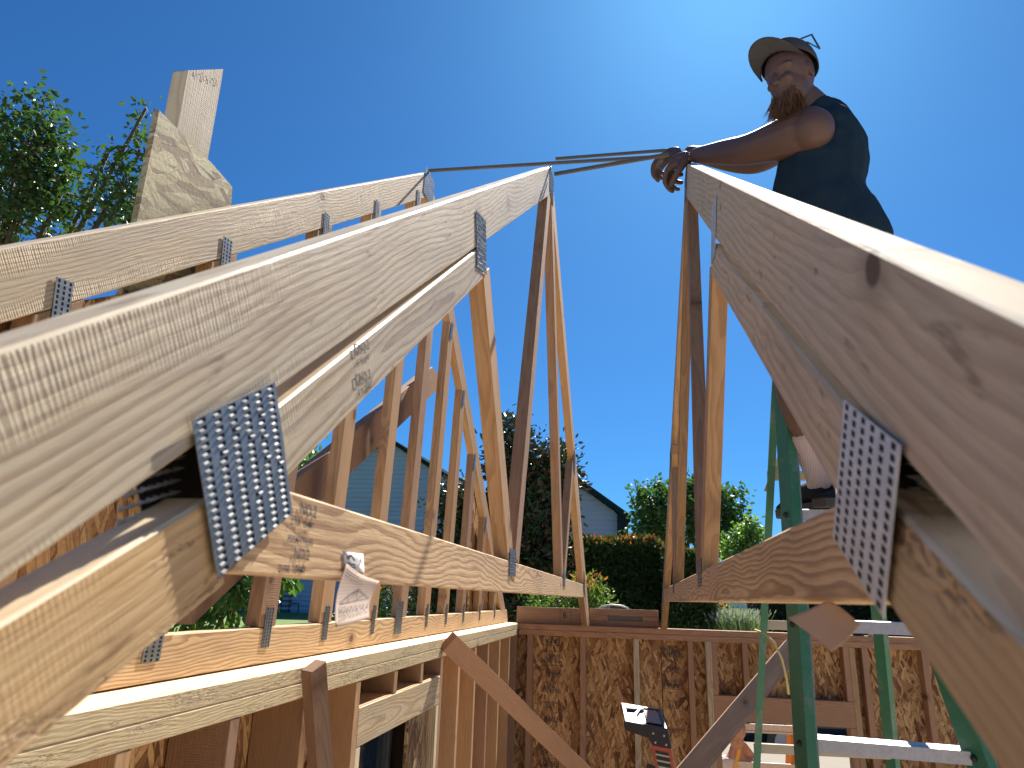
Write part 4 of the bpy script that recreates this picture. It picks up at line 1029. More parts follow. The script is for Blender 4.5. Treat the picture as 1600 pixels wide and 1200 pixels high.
# sunglasses resting on the back of the cap
sg = []
GLB = plain('glasses_frame', (.04, .05, .06), .3, var=0, bump=0)
a_, b_, c_, d_, e_ = [Vector(p) for p in ((0.628, 2.244, 1.969), (0.677, 2.246, 1.988), (0.716, 2.301, 1.970), (0.642, 2.182, 1.900), (0.615, 2.178, 1.899))]
bm = bmesh.new(); tube_bm(bm, [a_, b_, c_], .0035, 6); tube_bm(bm, [e_, d_, c_], .0030, 6); tube_bm(bm, [e_, a_], .0032, 6)
bm_obj('sunglasses', bm, GLB, WK)
# beard: strands hanging from the chin
HAIR = fabric('auburn_beard', (.20, .11, .065)); bm = bmesh.new(); rnd = random.Random(2)
ch0 = MH @ Vector((.055, 0, -.09))
for i in range(1100):
    p = MH @ Vector((.02+.065*rnd.random(), .046*(rnd.random()*2-1), -.065-.04*rnd.random()))
    d = (Vector((-.22, -.05, -1))+Vector((rnd.gauss(0, .16), rnd.gauss(0, .16), 0))).normalized(); L_ = .05+.05*rnd.random(); sdir_ = d.cross(Vector((rnd.random(), rnd.random(), .2))).normalized()*.0013
    q = p+d*L_*.6+Vector((rnd.gauss(0, .004),)*3); e = p+d*L_+Vector((rnd.gauss(0, .010),)*3)
    v = [bm.verts.new(x) for x in (p-sdir_, p+sdir_, q+sdir_, q-sdir_, e)]
    bm.faces.new(v[:4]); bm.faces.new((v[3], v[2], v[4]))
bm_obj('beard', bm, HAIR, WK)
# sock and shoe on the near foot
t = NT('ribbed_sock'); P = t.obj(); w = t.n.new('ShaderNodeTexWave'); w.wave_type = 'BANDS'; w.bands_direction = 'X'; t.l.new(t.vm('MULTIPLY', P, (1, 1, .15)), w.inputs['Vector']); w.inputs['Scale'].default_value = 70
t.bump(w.outputs['Fac'], .6, .003); SOCK = t.fin(t.mix(w.outputs['Fac'], (.52, .40, .38), (.66, .55, .53)), .9)
SHOE = fabric('black_shoe', (.020, .020, .022), .7, 30, .2); SOLE = plain('shoe_sole', (.06, .055, .05), .7)
def leg_wear(kn, an, hl, to):
    top = kn.lerp(an, .56)
    mk('sock', skin_mesh([[(top, .057), (top.lerp(an, .5), .050), (an, .047), (an.lerp(hl, .7), .046), (hl.lerp(to, .3), .040)]], 2), SOCK, WK, smooth=True)
    f = (to-hl); f.z = 0; f.normalize(); sd_ = Vector((0, 0, 1)).cross(f); L_ = .30; base = Vector((hl.x, hl.y, 0))-f*.02; zb = .293+.004
    M = Matrix((f, sd_, Vector((0, 0, 1)))).transposed().to_4x4(); M.translation = Vector((base.x, base.y, zb))
    def prof(x):   # half width, height along the shoe
        u = x/L_; wv = .042+.014*sin(pi*min(1, u*1.05))+(.004 if u > .55 else 0); wv *= (1-max(0, (u-.82)/.18)**2*.55)*(1-max(0, (.08-u)/.08)*.3)
        hh = .112 if u < .34 else .112-(u-.34)/.42*.052 if u < .76 else .060-(u-.76)/.24*.024
        return wv, hh
    bm = bmesh.new(); rings = []
    for i in range(17):
        x = L_*i/16; wv, hh = prof(x); ring = []
        for k in range(14):
            a = 2*pi*k/14; yy = cos(a)*wv*(1 if sin(a) < .3 else 1-.35*(sin(a)-.3)); zz = .022+(hh-.022)*.5*(1+sin(a)) if sin(a) > -1 else .022
            ring.append(bm.verts.new((x, yy, zz)))
        rings.append(ring)
    for i in range(16):
        for k in range(14): bm.faces.new((rings[i][k], rings[i][(k+1) % 14], rings[i+1][(k+1) % 14], rings[i+1][k]))
    bm.faces.new(rings[0]); bm.faces.new(rings[-1]); bmesh.ops.recalc_face_normals(bm, faces=bm.faces)
    shoe = bm_obj('shoe', bm, SHOE, WK, M, True)
    bm = bmesh.new(); lo_, hi_ = [], []
    for sgn in (1, -1):
        for i in (range(17) if sgn > 0 else reversed(range(17))):
            x = L_*i/16; wv, _ = prof(x); y = sgn*(wv+.004)
            lo_.append(bm.verts.new((x, y*.96, 0))); hi_.append(bm.verts.new((x, y, .026)))
    n = len(lo_); bm.faces.new(lo_); bm.faces.new(hi_)
    for i in range(n): bm.faces.new((lo_[i], lo_[(i+1) % n], hi_[(i+1) % n], hi_[i]))
    bmesh.ops.recalc_face_normals(bm, faces=bm.faces); bm_obj('sole', bm, SOLE, shoe, M)
    for k in range(4):
        x = L_*(.42+.06*k); wv, hh = prof(x); q = [M @ Vector((x, s_*wv*.55, hh+.001-.012*(s_*s_))) for s_ in (-1, -.5, 0, .5, 1)]
        tube('lace', LABELW, shoe, q, .0024, 5)
leg_wear(kN, anN, hlN, toN)
leg_wear(kF, anF, anF+Vector((.01, 0, -.07)), toF)

# ---- second person outside the opening, carrying the orange ladder
P2 = thing('person', 'person in a pale grey shirt outside the far wall opening, holding the orange ladder rail', 'person', (.62, 6.75, FLOOR-.1))
ox, oy, oz = .84, 6.95, FLOOR-.10
V3 = lambda x, y, z: Vector((ox+x, oy+y, oz+z))
hh2 = Vector((0.892, 6.908, -1.133))
pe, wa, ch_, uc, ne = V3(0, 0, .95), V3(0, 0, 1.10), V3(0, -.01, 1.28), V3(0, 0, 1.40), V3(0, -.01, 1.50)
sL, sR = V3(.17, -.02, 1.40), V3(-.17, -.02, 1.40); eL = sL.lerp(hh2, .5)+Vector((.03, .06, -.06)); eR = V3(-.25, -.05, 1.15); wR = V3(-.22, -.22, .95)
chs = [[(pe, (.15, .11)), (wa, (.135, .10)), (ch_, (.15, .11)), (uc, (.12, .09)), (ne, .055), (V3(0, -.015, 1.56), .05)],
       [(uc, (.12, .09)), (sL, .06), (sL.lerp(eL, .5), .05), (eL, .042), (eL.lerp(hh2, .5), .037), (hh2+Vector((0, .05, 0)), .027)],
       [(uc, (.12, .09)), (sR, .06), (eR, .042), (wR, .027)],
       [(pe, (.15, .11)), (V3(.09, 0, .85), .095), (V3(.10, -.03, .50), .062), (V3(.10, .02, .10), .04), (V3(.10, -.12, .04), .035)],
       [(pe, (.15, .11)), (V3(-.09, 0, .85), .095), (V3(-.10, -.03, .50), .062), (V3(-.10, .02, .10), .04), (V3(-.10, -.12, .04), .035)]]
ms = [skin_mesh(chs, 2)] + head_parts(Matrix.Translation(V3(0, -.03, 1.64)) @ Matrix.Rotation(radians(-80), 4, 'Z') @ Matrix.Rotation(radians(15), 4, 'Y'))
for ch in hand_chains(hh2+Vector((0, .05, 0)), (-.2, -.9, 0), (.9, -.1, .2), 1, (.7, .8, .6), .1, 1.0): ms.append(skin_mesh([ch], 1))
for ch in hand_chains(wR, (.3, -.8, -.4), (-.8, 0, .3), -1, (.3, .4, .3), .1, 1.0): ms.append(skin_mesh([ch], 1))
mk('body', join_remesh(ms, .0075, 1), SKIN2, P2)
SHIRT = fabric('pale_grey_shirt', (.52, .52, .54)); PANT = fabric('dark_trousers', (.03, .03, .035))
mk('shirt', join_remesh([skin_mesh([[(pe, (.178, .135)), (wa, (.165, .125)), (ch_, (.175, .13)), (uc, (.14, .11)), (uc.lerp(ne, .5), .08)],
   [(uc, (.14, .11)), (sL, .080), (sL.lerp(eL, .98), .072)], [(uc, (.14, .11)), (sR, .080), (sR.lerp(eR, .8), .070)]], 2)], .01, 1), SHIRT, P2)
mk('trousers', join_remesh([skin_mesh([[(pe, (.165, .125)), (V3(.09, 0, .85), .112), (V3(.10, -.03, .50), .082), (V3(.10, .02, .12), .068)], [(pe, (.165, .125)), (V3(-.09, 0, .85), .112), (V3(-.10, -.03, .50), .082), (V3(-.10, .02, .12), .068)]], 2)], .012, 1), PANT, P2)
mk('hair', blob(Matrix.Translation(V3(0, -.015, 1.675)) @ Matrix.Diagonal((.085, .10, .095, 1))), HAIR, P2, smooth=True)

# ------------------------------------------------------------------ foliage
def leaf_mat(name, top, under, var=.5, rough=.45, trans=.3, tip=None, tipz=None):
    t = NT(name); g = t.n.new('ShaderNodeNewGeometry'); r = g.outputs['Random Per Island']
    c = t.mix(r, tuple(x*(1-var*.6) for x in top), tuple(min(1, x*(1+var)) for x in top))
    if tip:
        sx = t.n.new('ShaderNodeSeparateXYZ'); t.l.new(t.obj(), sx.inputs[0])
        m = t.math('ADD', t.ramp(sx.outputs[2], tipz[0], tipz[1], 0, 1, False), t.math('MULTIPLY_ADD', r, .8, -.62))
        c = t.mix(t.math('GREATER_THAN', m, .5), c, tip)
    c = t.mix(g.outputs['Backfacing'], c, under)
    t.fin(c, rough, spec=.4)
    tr_ = t.n.new('ShaderNodeBsdfTranslucent'); t.l.new(t.mul(1.0, c, (1.3, 1.6, .7)), tr_.inputs[0])
    mx = t.n.new('ShaderNodeMixShader'); mx.inputs[0].default_value = trans
    t.l.new(t.b.outputs[0], mx.inputs[1]); t.l.new(tr_.outputs[0], mx.inputs[2]); t.l.new(mx.outputs[0], t.out.inputs[0])
    return t.m
BARK = plain('bark', (.12, .085, .06), .9, var=.4, scale=30, bump=.6, dist=.01)
def leaves_mesh(pts, size, seed, droop=.5, aspect=.45, fold=.25):
    rnd = random.Random(seed); V = []; F = []
    for p, out in pts:
        s = size*(.65+.7*rnd.random())
        d = Vector((rnd.gauss(0, 1), rnd.gauss(0, 1), rnd.gauss(0, .7)-droop)).normalized()
        d = (d+out*.6).normalized()
        w = d.cross(Vector((rnd.gauss(0, 1), rnd.gauss(0, 1), rnd.gauss(0, 1)))).normalized(); n = d.cross(w)
        b = len(V)
        V += [p, p+d*s*.35+w*s*aspect*.5+n*s*fold*.3, p+d*s*.75+w*s*aspect*.36+n*s*fold*.15, p+d*s-n*s*.08, p+d*s*.75-w*s*aspect*.36+n*s*fold*.15, p+d*s*.35-w*s*aspect*.5+n*s*fold*.3]
        F += [(b, b+1, b+2, b+3), (b, b+3, b+4, b+5)]
    me = bpy.data.meshes.new('leaves'); me.from_pydata(V, [], F); return me
def grow(blobs, seed, cl=14, spread=.16, shell=.55):
    rnd = random.Random(seed); out = []; centres = []
    for c, r, n in blobs:
        c = Vector(c); k = max(1, n//cl)
        for i in range(k):
            d = Vector((rnd.gauss(0, 1), rnd.gauss(0, 1), rnd.gauss(0, 1))).normalized()
            f = shell+(1.08-shell)*rnd.random()**.6
            q = c+Vector((d.x*r[0], d.y*r[1], d.z*r[2]))*f; centres.append((q, c))
            for j in range(cl):
                o = Vector((rnd.gauss(0, 1), rnd.gauss(0, 1), rnd.gauss(0, 1)))*spread*.5
                out.append((q+o, (d*.6+o.normalized()*.5)))
    return out, centres
def tree(name, label, cat, base, blobs, size, mat, seed, trunk_r=.09, cl=14, spread=.16, twigs=60, droop=.5, aspect=.5, group=None, shell=.55):
    base = Vector(base); base.z = ground_z(base.x, base.y)
    T = thing(name, label, cat, base, group)
    pts, cs = grow(blobs, seed, cl, spread, shell)
    mk('crown', leaves_mesh(pts, size, seed, droop, aspect), mat, T)
    rnd = random.Random(seed); bm = bmesh.new()
    mid = sum((Vector(b[0])*b[2] for b in blobs), Vector())/sum(b[2] for b in blobs)
    fork = base.lerp(mid, .55); fork.x = base.x+(mid.x-base.x)*.4; fork.y = base.y+(mid.y-base.y)*.4
    tube_bm(bm, [base, base.lerp(fork, .5)+Vector((.03, .02, 0)), fork], [trunk_r*1.25, trunk_r, trunk_r*.85], 10)
    for c, r, n in blobs:
        c = Vector(c); m = fork.lerp(c, .5)+Vector((rnd.gauss(0, .06), rnd.gauss(0, .06), .05)); tube_bm(bm, [fork, m, c], [trunk_r*.6, trunk_r*.35, trunk_r*.16], 7)
    rnd.shuffle(cs)
    for q, c in cs[:twigs]:
        m = c.lerp(q, .5)+Vector((rnd.gauss(0, 1), rnd.gauss(0, 1), rnd.gauss(0, 1)))*spread*.15
        tube_bm(bm, [c, m, q], [trunk_r*.12, trunk_r*.08, trunk_r*.035], 5)
    bm_obj('trunk', bm, BARK, T, Matrix.Identity(4), True)
    return T
def pb(px, py, d, rx, ry, n, rd=None):
    k = d/1109.0
    return None
LEAF_PEAR = leaf_mat('pear_leaf', (.045, .095, .020), (.07, .12, .045), rough=.33)
LEAF_VINE = leaf_mat('broad_leaf', (.055, .125, .022), (.10, .17, .05), rough=.42, trans=.35)
LEAF_MAG = leaf_mat('magnolia_leaf', (.030, .060, .020), (.085, .060, .030), var=.7, rough=.35, trans=.08)
LEAF_MAPLE = leaf_mat('maple_leaf', (.05, .105, .025), (.07, .13, .045), trans=.35)
LEAF_YEL = leaf_mat('light_leaf', (.12, .21, .04), (.16, .24, .07), trans=.4)
R = lambda c, r, n: (c, r, n)
k65 = 6.5/1109
tree('leafy_tree', 'tall glossy-leaved tree behind the gable at the upper left edge', 'tree', (-6.907, 6.213, 0.025),
     [((-5.282, 4.736, 4.067), (.17, .3, .24), 420), ((-5.505, 4.836, 3.612), (.34, .5, .42), 1500), ((-5.218, 4.745, 3.728), (.2, .4, .3), 700), ((-6.242, 4.918, 3.619), (.5, .6, .6), 1500), ((-5.087, 4.964, 3.428), (.16, .3, .16), 380), ((-5.485, 4.976, 3.163), (.40, .5, .22), 1000), ((-6.891, 5.079, 3.070), (.7, .7, .6), 1200),
      ((-4.454, 5.054, 3.843), (.10, .2, .26), 260), ((-4.526, 5.056, 3.444), (.20, .3, .18), 620), ((-4.703, 5.087, 3.243), (.16, .3, .13), 300), ((-4.736, 5.007, 3.835), (.05, .05, .05), 45), ((-4.387, 4.943, 4.244), (.03, .03, .03), 30)],
     .062, LEAF_PEAR, 11, .085, 15, .13, 150, .4, .55)
tree('leafy_tree', 'broad-leaved tree with drooping shoots beyond the gable studs, by the lawn', 'tree', (-3.479, 5.946, -0.631),
     [((-2.531, 5.219, 0.906), (.20, .3, .20), 520), ((-2.826, 5.369, 0.595), (.30, .4, .3), 500), ((-3.491, 5.349, 0.280), (.5, .5, .45), 1100), ((-2.975, 5.193, 0.042), (.20, .3, .12), 330), ((-3.051, 5.230, -0.123), (.10, .2, .13), 130), ((-3.364, 5.193, -0.179), (.13, .3, .12), 220), ((-2.662, 5.331, 0.116), (.13, .2, .07), 160), ((-4.319, 5.588, 0.069), (.5, .5, .5), 900), ((-4.928, 5.076, 0.013), (.2, .3, .2), 250)],
     .074, LEAF_VINE, 12, .06, 13, .14, 90, 1.3, .52)
tree('magnolia_tree', 'dark magnolia with brown leaf undersides between the houses, behind the left truss webs', 'tree', (-2.048, 13.481, -1.605),
     [((-1.983, 11.686, 2.250), (.34, .5, .62), 2550), ((-1.328, 12.105, 1.940), (.30, .5, .62), 2210), ((-1.736, 11.789, 1.354), (.55, .7, .6), 4420), ((-1.487, 11.899, 0.436), (.55, .7, .7), 4080), ((-2.490, 12.027, 0.837), (.62, .7, .65), 3910), ((-3.035, 12.157, 1.494), (.30, .5, .38), 1360), ((-3.194, 12.069, 0.299), (.5, .6, .6), 2720), ((-2.104, 12.224, -0.286), (1.0, .7, .8), 3740)],
     .112, LEAF_MAG, 13, .13, 18, .26, 120, -.1, .42, shell=.35)
tree('maple_tree', 'airy bright green tree beyond the hedge, behind the right truss webs', 'tree', (1.715, 25.020, -1.180),
     [((1.460, 22.749, 2.663), (1.25, 1.2, .75), 1872), ((1.921, 22.663, 3.208), (.5, .8, .5), 648), ((0.484, 22.560, 2.729), (.7, .8, .30), 540), ((0.260, 22.351, 3.292), (.25, .4, .14), 108), ((0.849, 22.418, 3.404), (.25, .3, .25), 144), ((2.755, 22.904, 2.891), (.6, .8, .55), 792), ((3.179, 23.089, 2.524), (.30, .5, .25), 187), ((0.624, 22.843, 1.879), (.8, .9, .45), 936), ((2.385, 23.132, 1.931), (1.1, .9, .5), 1224), ((3.154, 22.854, 3.283), (.22, .3, .12), 64)],
     .155, LEAF_MAPLE, 14, .13, 11, .26, 200, .3, .6, shell=.35)
tree('small_tree', 'pale yellow-green small tree at the right of the hedge, below the maple', 'tree', (3.106, 20.946, -0.924),
     [((2.941, 19.135, 1.454), (.32, .4, .45), 800), ((2.585, 19.124, 1.288), (.4, .4, .3), 600), ((3.044, 19.034, 1.845), (.12, .2, .25), 200)], .12, LEAF_YEL, 15, .05, 10, .2, 60, .2, .6)
# hedge: closely clipped body of small leaves, red tips on top
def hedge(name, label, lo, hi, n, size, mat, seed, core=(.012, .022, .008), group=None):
    lo = Vector(lo); hi = Vector(hi); H = thing(name, label, 'hedge', ((lo.x+hi.x)/2, (lo.y+hi.y)/2, lo.z), group)
    rnd = random.Random(seed); pts = []
    for i in range(n):
        f = rnd.random(); d = hi-lo
        if f < .60: p = Vector((lo.x+d.x*rnd.random(), lo.y, lo.z+d.z*rnd.random()**.6)); o = Vector((0, -1, 0))
        elif f < .85: p = Vector((lo.x+d.x*rnd.random(), lo.y+d.y*rnd.random(), hi.z)); o = Vector((0, 0, 1))
        else: p = Vector((hi.x if rnd.random() < .8 else lo.x, lo.y+d.y*rnd.random(), lo.z+d.z*rnd.random())); o = Vector((1 if p.x == hi.x else -1, 0, 0))
        w = mnoise.noise(p*1.6)*.10+mnoise.noise(p*5)*.04+rnd.gauss(0, .035)
        p = p+o*w
        if o.z: p.z += .05*rnd.random()**2
        pts.append((p, o*.9+Vector((0, 0, .5))))
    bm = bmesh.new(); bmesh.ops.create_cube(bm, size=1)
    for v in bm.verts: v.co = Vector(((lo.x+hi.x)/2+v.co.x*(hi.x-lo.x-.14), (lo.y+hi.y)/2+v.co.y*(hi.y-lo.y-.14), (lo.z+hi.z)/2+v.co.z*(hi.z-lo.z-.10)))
    bm_obj('twigs', bm, plain(name+'_shade', core, .95), H)  # solid near-black box painting the shade deep inside the hedge
    Mz = Matrix.Translation((0, 0, hi.z))
    me = leaves_mesh([(p-Vector((0, 0, hi.z)), o) for p, o in pts], size, seed, -.2, .42)
    o = mk('foliage', me, mat, H, Mz); o['kind'] = 'stuff'
    return H
LEAF_PHO = leaf_mat('photinia_leaf', (.040, .085, .022), (.055, .09, .03), tip=(.50, .16, .05), tipz=(-.16, .14), trans=.22)
HZ0 = FLOOR-.2
p0 = Vector((-1.476, 12.190, 0.878)); p1 = Vector((0.477, 12.514, 0.925))
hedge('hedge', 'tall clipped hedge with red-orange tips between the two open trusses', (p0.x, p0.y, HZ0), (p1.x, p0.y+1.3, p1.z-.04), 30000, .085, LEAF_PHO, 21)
p2 = Vector((0.490, 12.138, 0.775)); p3 = Vector((1.190, 12.271, 0.736))
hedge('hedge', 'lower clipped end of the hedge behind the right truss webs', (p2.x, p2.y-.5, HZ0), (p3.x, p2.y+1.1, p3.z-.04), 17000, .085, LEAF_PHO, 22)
LEAF_BOX = leaf_mat('boxwood_leaf', (.075, .16, .03), (.09, .16, .04), trans=.3)
p4 = Vector((2.270, 22.751, -0.368)); p5 = Vector((4.007, 23.036, -0.316))
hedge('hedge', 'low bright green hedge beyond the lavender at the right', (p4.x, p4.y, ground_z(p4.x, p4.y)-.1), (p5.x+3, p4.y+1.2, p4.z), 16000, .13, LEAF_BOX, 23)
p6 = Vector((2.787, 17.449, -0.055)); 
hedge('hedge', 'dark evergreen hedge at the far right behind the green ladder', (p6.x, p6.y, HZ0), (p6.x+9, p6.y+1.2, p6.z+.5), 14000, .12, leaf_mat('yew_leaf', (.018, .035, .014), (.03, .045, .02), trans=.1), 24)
# photinia shoot in front of the hedge
tree('shrub', 'loose shrub with orange new leaves beside the left truss foot', 'shrub', (-0.548, 9.902, -0.826),
     [((-0.519, 9.435, 0.031), (.18, .3, .20), 500), ((-0.678, 9.392, 0.081), (.12, .3, .14), 240), ((-0.982, 9.590, -0.045), (.4, .4, .16), 700), ((-0.526, 9.535, -0.303), (.3, .3, .35), 600)], .075, leaf_mat('shrub_leaf', (.09, .15, .028), (.12, .17, .05), tip=(.42, .16, .04), tipz=(-.05, .35), trans=.35), 16, .03, 12, .12, 80, -.5, .38)
tree('shrub', 'orange and yellow tipped shrub at the right end of the hedge', 'shrub', (1.274, 12.650, -1.162),
     [((1.260, 12.151, -0.224), (.14, .2, .24), 500), ((1.213, 12.099, -0.080), (.12, .2, .12), 260), ((1.327, 12.206, -0.367), (.16, .2, .14), 320)], .085, leaf_mat('shrub_leaf_orange', (.11, .15, .03), (.14, .18, .05), tip=(.45, .18, .04), tipz=(-.35, .05), trans=.35), 17, .03, 12, .14, 50, -.2, .4)
tree('shrub', 'leafy shrub by the lawn behind the gable studs under the paper tag', 'shrub', (-4.881, 14.405, -1.377),
     [((-4.444, 13.597, -0.213), (.6, .5, .40), 1500), ((-5.169, 13.549, -0.468), (.5, .4, .2), 900), ((-3.605, 13.753, -0.247), (.5, .5, .42), 1300), ((-2.663, 13.393, -0.270), (.6, .5, .4), 1500)], .09, LEAF_PHO, 18, .04, 12, .18, 60, -.3, .42)
# lavender clump
lv = thing('lavender', 'silvery lavender clump with upright spikes beyond the far wall plate at the right', 'plant', (1.556, 11.577, -0.606))
rnd = random.Random(31); V = []; F = []; V2 = []; F2 = []
c0 = WM[lv.name].translation
for i in range(600):
    b = c0+Vector((rnd.gauss(0, .11), rnd.gauss(0, .12), .10)); tip = b+Vector(((b.x-c0.x)*.5+rnd.gauss(0, .08), rnd.gauss(0, .06), (.20+.20*rnd.random()))); w = Vector((.005, .002, 0))
    k = len(V); V += [b-w, b+w, tip+w*.4, tip-w*.4]; F.append((k, k+1, k+2, k+3))
    k = len(V2); h_ = (tip-b).normalized()*.05; w = Vector((.008, 0, 0)); V2 += [tip-w, tip+w, tip+h_+w*.5, tip+h_-w*.5]; F2.append((k, k+1, k+2, k+3))
me = bpy.data.meshes.new('stems'); me.from_pydata(V, [], F); mk('stems', me, leaf_mat('lavender_stem', (.14, .20, .09), (.16, .22, .1)), lv)['kind'] = 'stuff'
me = bpy.data.meshes.new('flowers'); me.from_pydata(V2, [], F2); mk('flowers', me, leaf_mat('lavender_flower', (.22, .22, .27), (.24, .24, .29), var=.3), lv)['kind'] = 'stuff'

# ------------------------------------------------------------------ houses
t = NT('pale_siding'); P = t.obj(); n = t.noise(P, 2.0, 4, .6)
SIDING = t.fin(t.mix(n, (.40, .45, .56), (.47, .52, .62)), .7)
ROOF = plain('dark_green_roof_edge', (.015, .03, .032), .95, spec=.02); ROOFT = plain('shingles', (.09, .10, .10), .9, scale=3, bump=.5, dist=.02)
TRIM = plain('white_trim', (.66, .68, .70), .6, var=.04)
def gable_house(label, peak, half, slope, base_z, depth, dirx, board=.24, back=8.0, over=.35):
    """gable wall facing the shed; dirx = unit vector along the wall"""
    peak = Vector(peak); u = Vector(dirx).normalized(); nrm = Vector((u.y, -u.x, 0)); 
    if nrm.y > 0: nrm = -nrm
    H = thing('house', label, 'house', (peak.x, peak.y, base_z))
    eave = peak.z-slope*half
    # wall body
    def Wp(s, z, d=0): return peak+u*s+Vector((0, 0, z-peak.z))-nrm*d
    bm = bmesh.new(); prof = [(-half, base_z), (half, base_z), (half, eave), (0, peak.z), (-half, eave)]
    A = [bm.verts.new(Wp(s, z, .03)) for s, z in prof]; B = [bm.verts.new(Wp(s, z, back)) for s, z in prof]
    bm.faces.new(A); bm.faces.new(B)
    for i in range(5): bm.faces.new((A[i], A[(i+1) % 5], B[(i+1) % 5], B[i]))
    bmesh.ops.recalc_face_normals(bm, faces=bm.faces); wall = bm_obj('wall', bm, SIDING, H)
    bm = bmesh.new(); z = base_z
    while z < peak.z-.05:
        z1 = min(z+board, peak.z-.01); w0 = half if z < eave else (peak.z-z)/slope; w1 = half if z1 < eave else (peak.z-z1)/slope
        a = [bm.verts.new(p) for p in (Wp(-w0, z, -.085), Wp(w0, z, -.085), Wp(w1, z1, .0), Wp(-w1, z1, .0))]; bm.faces.new(a)
        b = [bm.verts.new(p) for p in (Wp(-w0, z, .03), Wp(w0, z, .03))]; bm.faces.new((b[0], b[1], a[1], a[0])); z = z1
    sd_ = bm_obj('siding', bm, SIDING, H); sd_['kind'] = 'stuff'
    for s in (-1, 1):
        pts = [Wp(s*(half+.45), eave-slope*.45+.02, -over), Wp(0, peak.z+.02, -over), Wp(0, peak.z+.02, back+.3), Wp(s*(half+.45), eave-slope*.45+.02, back+.3)]
        bm = bmesh.new(); lo_ = [bm.verts.new(p) for p in pts]; hi_ = [bm.verts.new(p+Vector((0, 0, .24))) for p in pts]
        bm.faces.new(lo_); bm.faces.new(hi_)
        for i in range(4): bm.faces.new((lo_[i], lo_[(i+1) % 4], hi_[(i+1) % 4], hi_[i]))
        bmesh.ops.recalc_face_normals(bm, faces=bm.faces); bm_obj('roof', bm, ROOF, H)
    return H, Wp
pk = Vector((-12.786, 35.688, 7.753)); bz = -1.22
u1 = (1, -.05, 0)
H1, Wp1 = gable_house('large pale blue sided building with a dark roofed gable behind the gable studs', pk, 8.6, .60, bz, 38, u1)
def on_wall(H, Wp, name, mat, s0, s1, z0, z1, d0=-.05, d1=0):
    bm = bmesh.new(); A = [bm.verts.new(Wp(s, z, d0)) for s, z in ((s0, z0), (s1, z0), (s1, z1), (s0, z1))]; B = [bm.verts.new(Wp(s, z, d1)) for s, z in ((s0, z0), (s1, z0), (s1, z1), (s0, z1))]
    bm.faces.new(A); bm.faces.new(B)
    for i in range(4): bm.faces.new((A[i], A[(i+1) % 4], B[(i+1) % 4], B[i]))
    bmesh.ops.recalc_face_normals(bm, faces=bm.faces); return bm_obj(name, bm, mat, H)
k38 = 38/1109
vw = on_wall(H1, Wp1, 'vent_frame', TRIM, -.22, .22, pk.z-1.30, pk.z-.30, -.07, 0)
o = on_wall(vw, Wp1, 'louvre', plain('grey_louvre', (.20, .23, .25), .7), -.14, .14, pk.z-1.20, pk.z-.40, -.09, -.071)
on_wall(H1, Wp1, 'wall_band', TRIM, -8.5, 8.5, pk.z-4.02, pk.z-3.97, -.05, 0)
on_wall(H1, Wp1, 'wall_band', TRIM, -8.5, 8.5, pk.z-3.88, pk.z-3.84, -.05, 0)
M = Matrix((Vector(u1).normalized(), Vector((0, 0, 1)), Vector((u1[1], -1, 0)).normalized())).transposed().to_4x4(); M.translation = Wp1(-.30, pk.z-4.30, -.10)
lettering('sign_lettering', 'ERY', .55, INK, H1, M, 'CENTER')
on_wall(H1, Wp1, 'wall_lamp', BLK, -.42, -.10, pk.z-3.68, pk.z-3.38, -.5, -.03)
DARKG = plain('dark_glass_and_shade', (.03, .04, .05), .2)
on_wall(H1, Wp1, 'shade_panel', DARKG, -6.6, -4.6, bz, bz+1.25, -.04, .0)  # low dark panel painting the shade under the porch
on_wall(H1, Wp1, 'shade_panel', DARKG, -3.3, -2.4, bz, bz+1.2, -.04, .0)  # narrower dark panel, same painted shade along the wall base
pk2 = Vector((-3.573, 29.496, 5.486))
H2, Wp2 = gable_house('small pale sided house with a thick dark rake behind the hedge', pk2, 3.05, .70, FLOOR, 30, (1, .10, 0), board=.19, back=4, over=.5)
on_wall(H2, Wp2, 'corner_board', ROOF, 2.98, 3.4, FLOOR, pk2.z-2.1, -.3, .3)
on_wall(H2, Wp2, 'window', DARKG, .15, 1.0, pk2.z-3.1, pk2.z-2.2, -.05, 0)
# pale building and parked car far right under the truss chord
pk3 = Vector((8.819, 64.803, 0.935))
on = thing('house', 'far white low building just under the right truss chord', 'house', (pk3.x, pk3.y, FLOOR))
box('wall', TRIM, on, (pk3.x-5, pk3.y, FLOOR), (pk3.x+5, pk3.y+6, pk3.z+.3), 'x', 0)
box('roof', ROOF, on, (pk3.x-5.4, pk3.y-.4, pk3.z+.3), (pk3.x+5.4, pk3.y+6.4, pk3.z+.8), 'x', 0)
for k in range(4): box('window', DARKG, on, (pk3.x-4+2.2*k, pk3.y-.03, FLOOR+.6), (pk3.x-3+2.2*k, pk3.y-.004, FLOOR+1.5), 'x', 0)
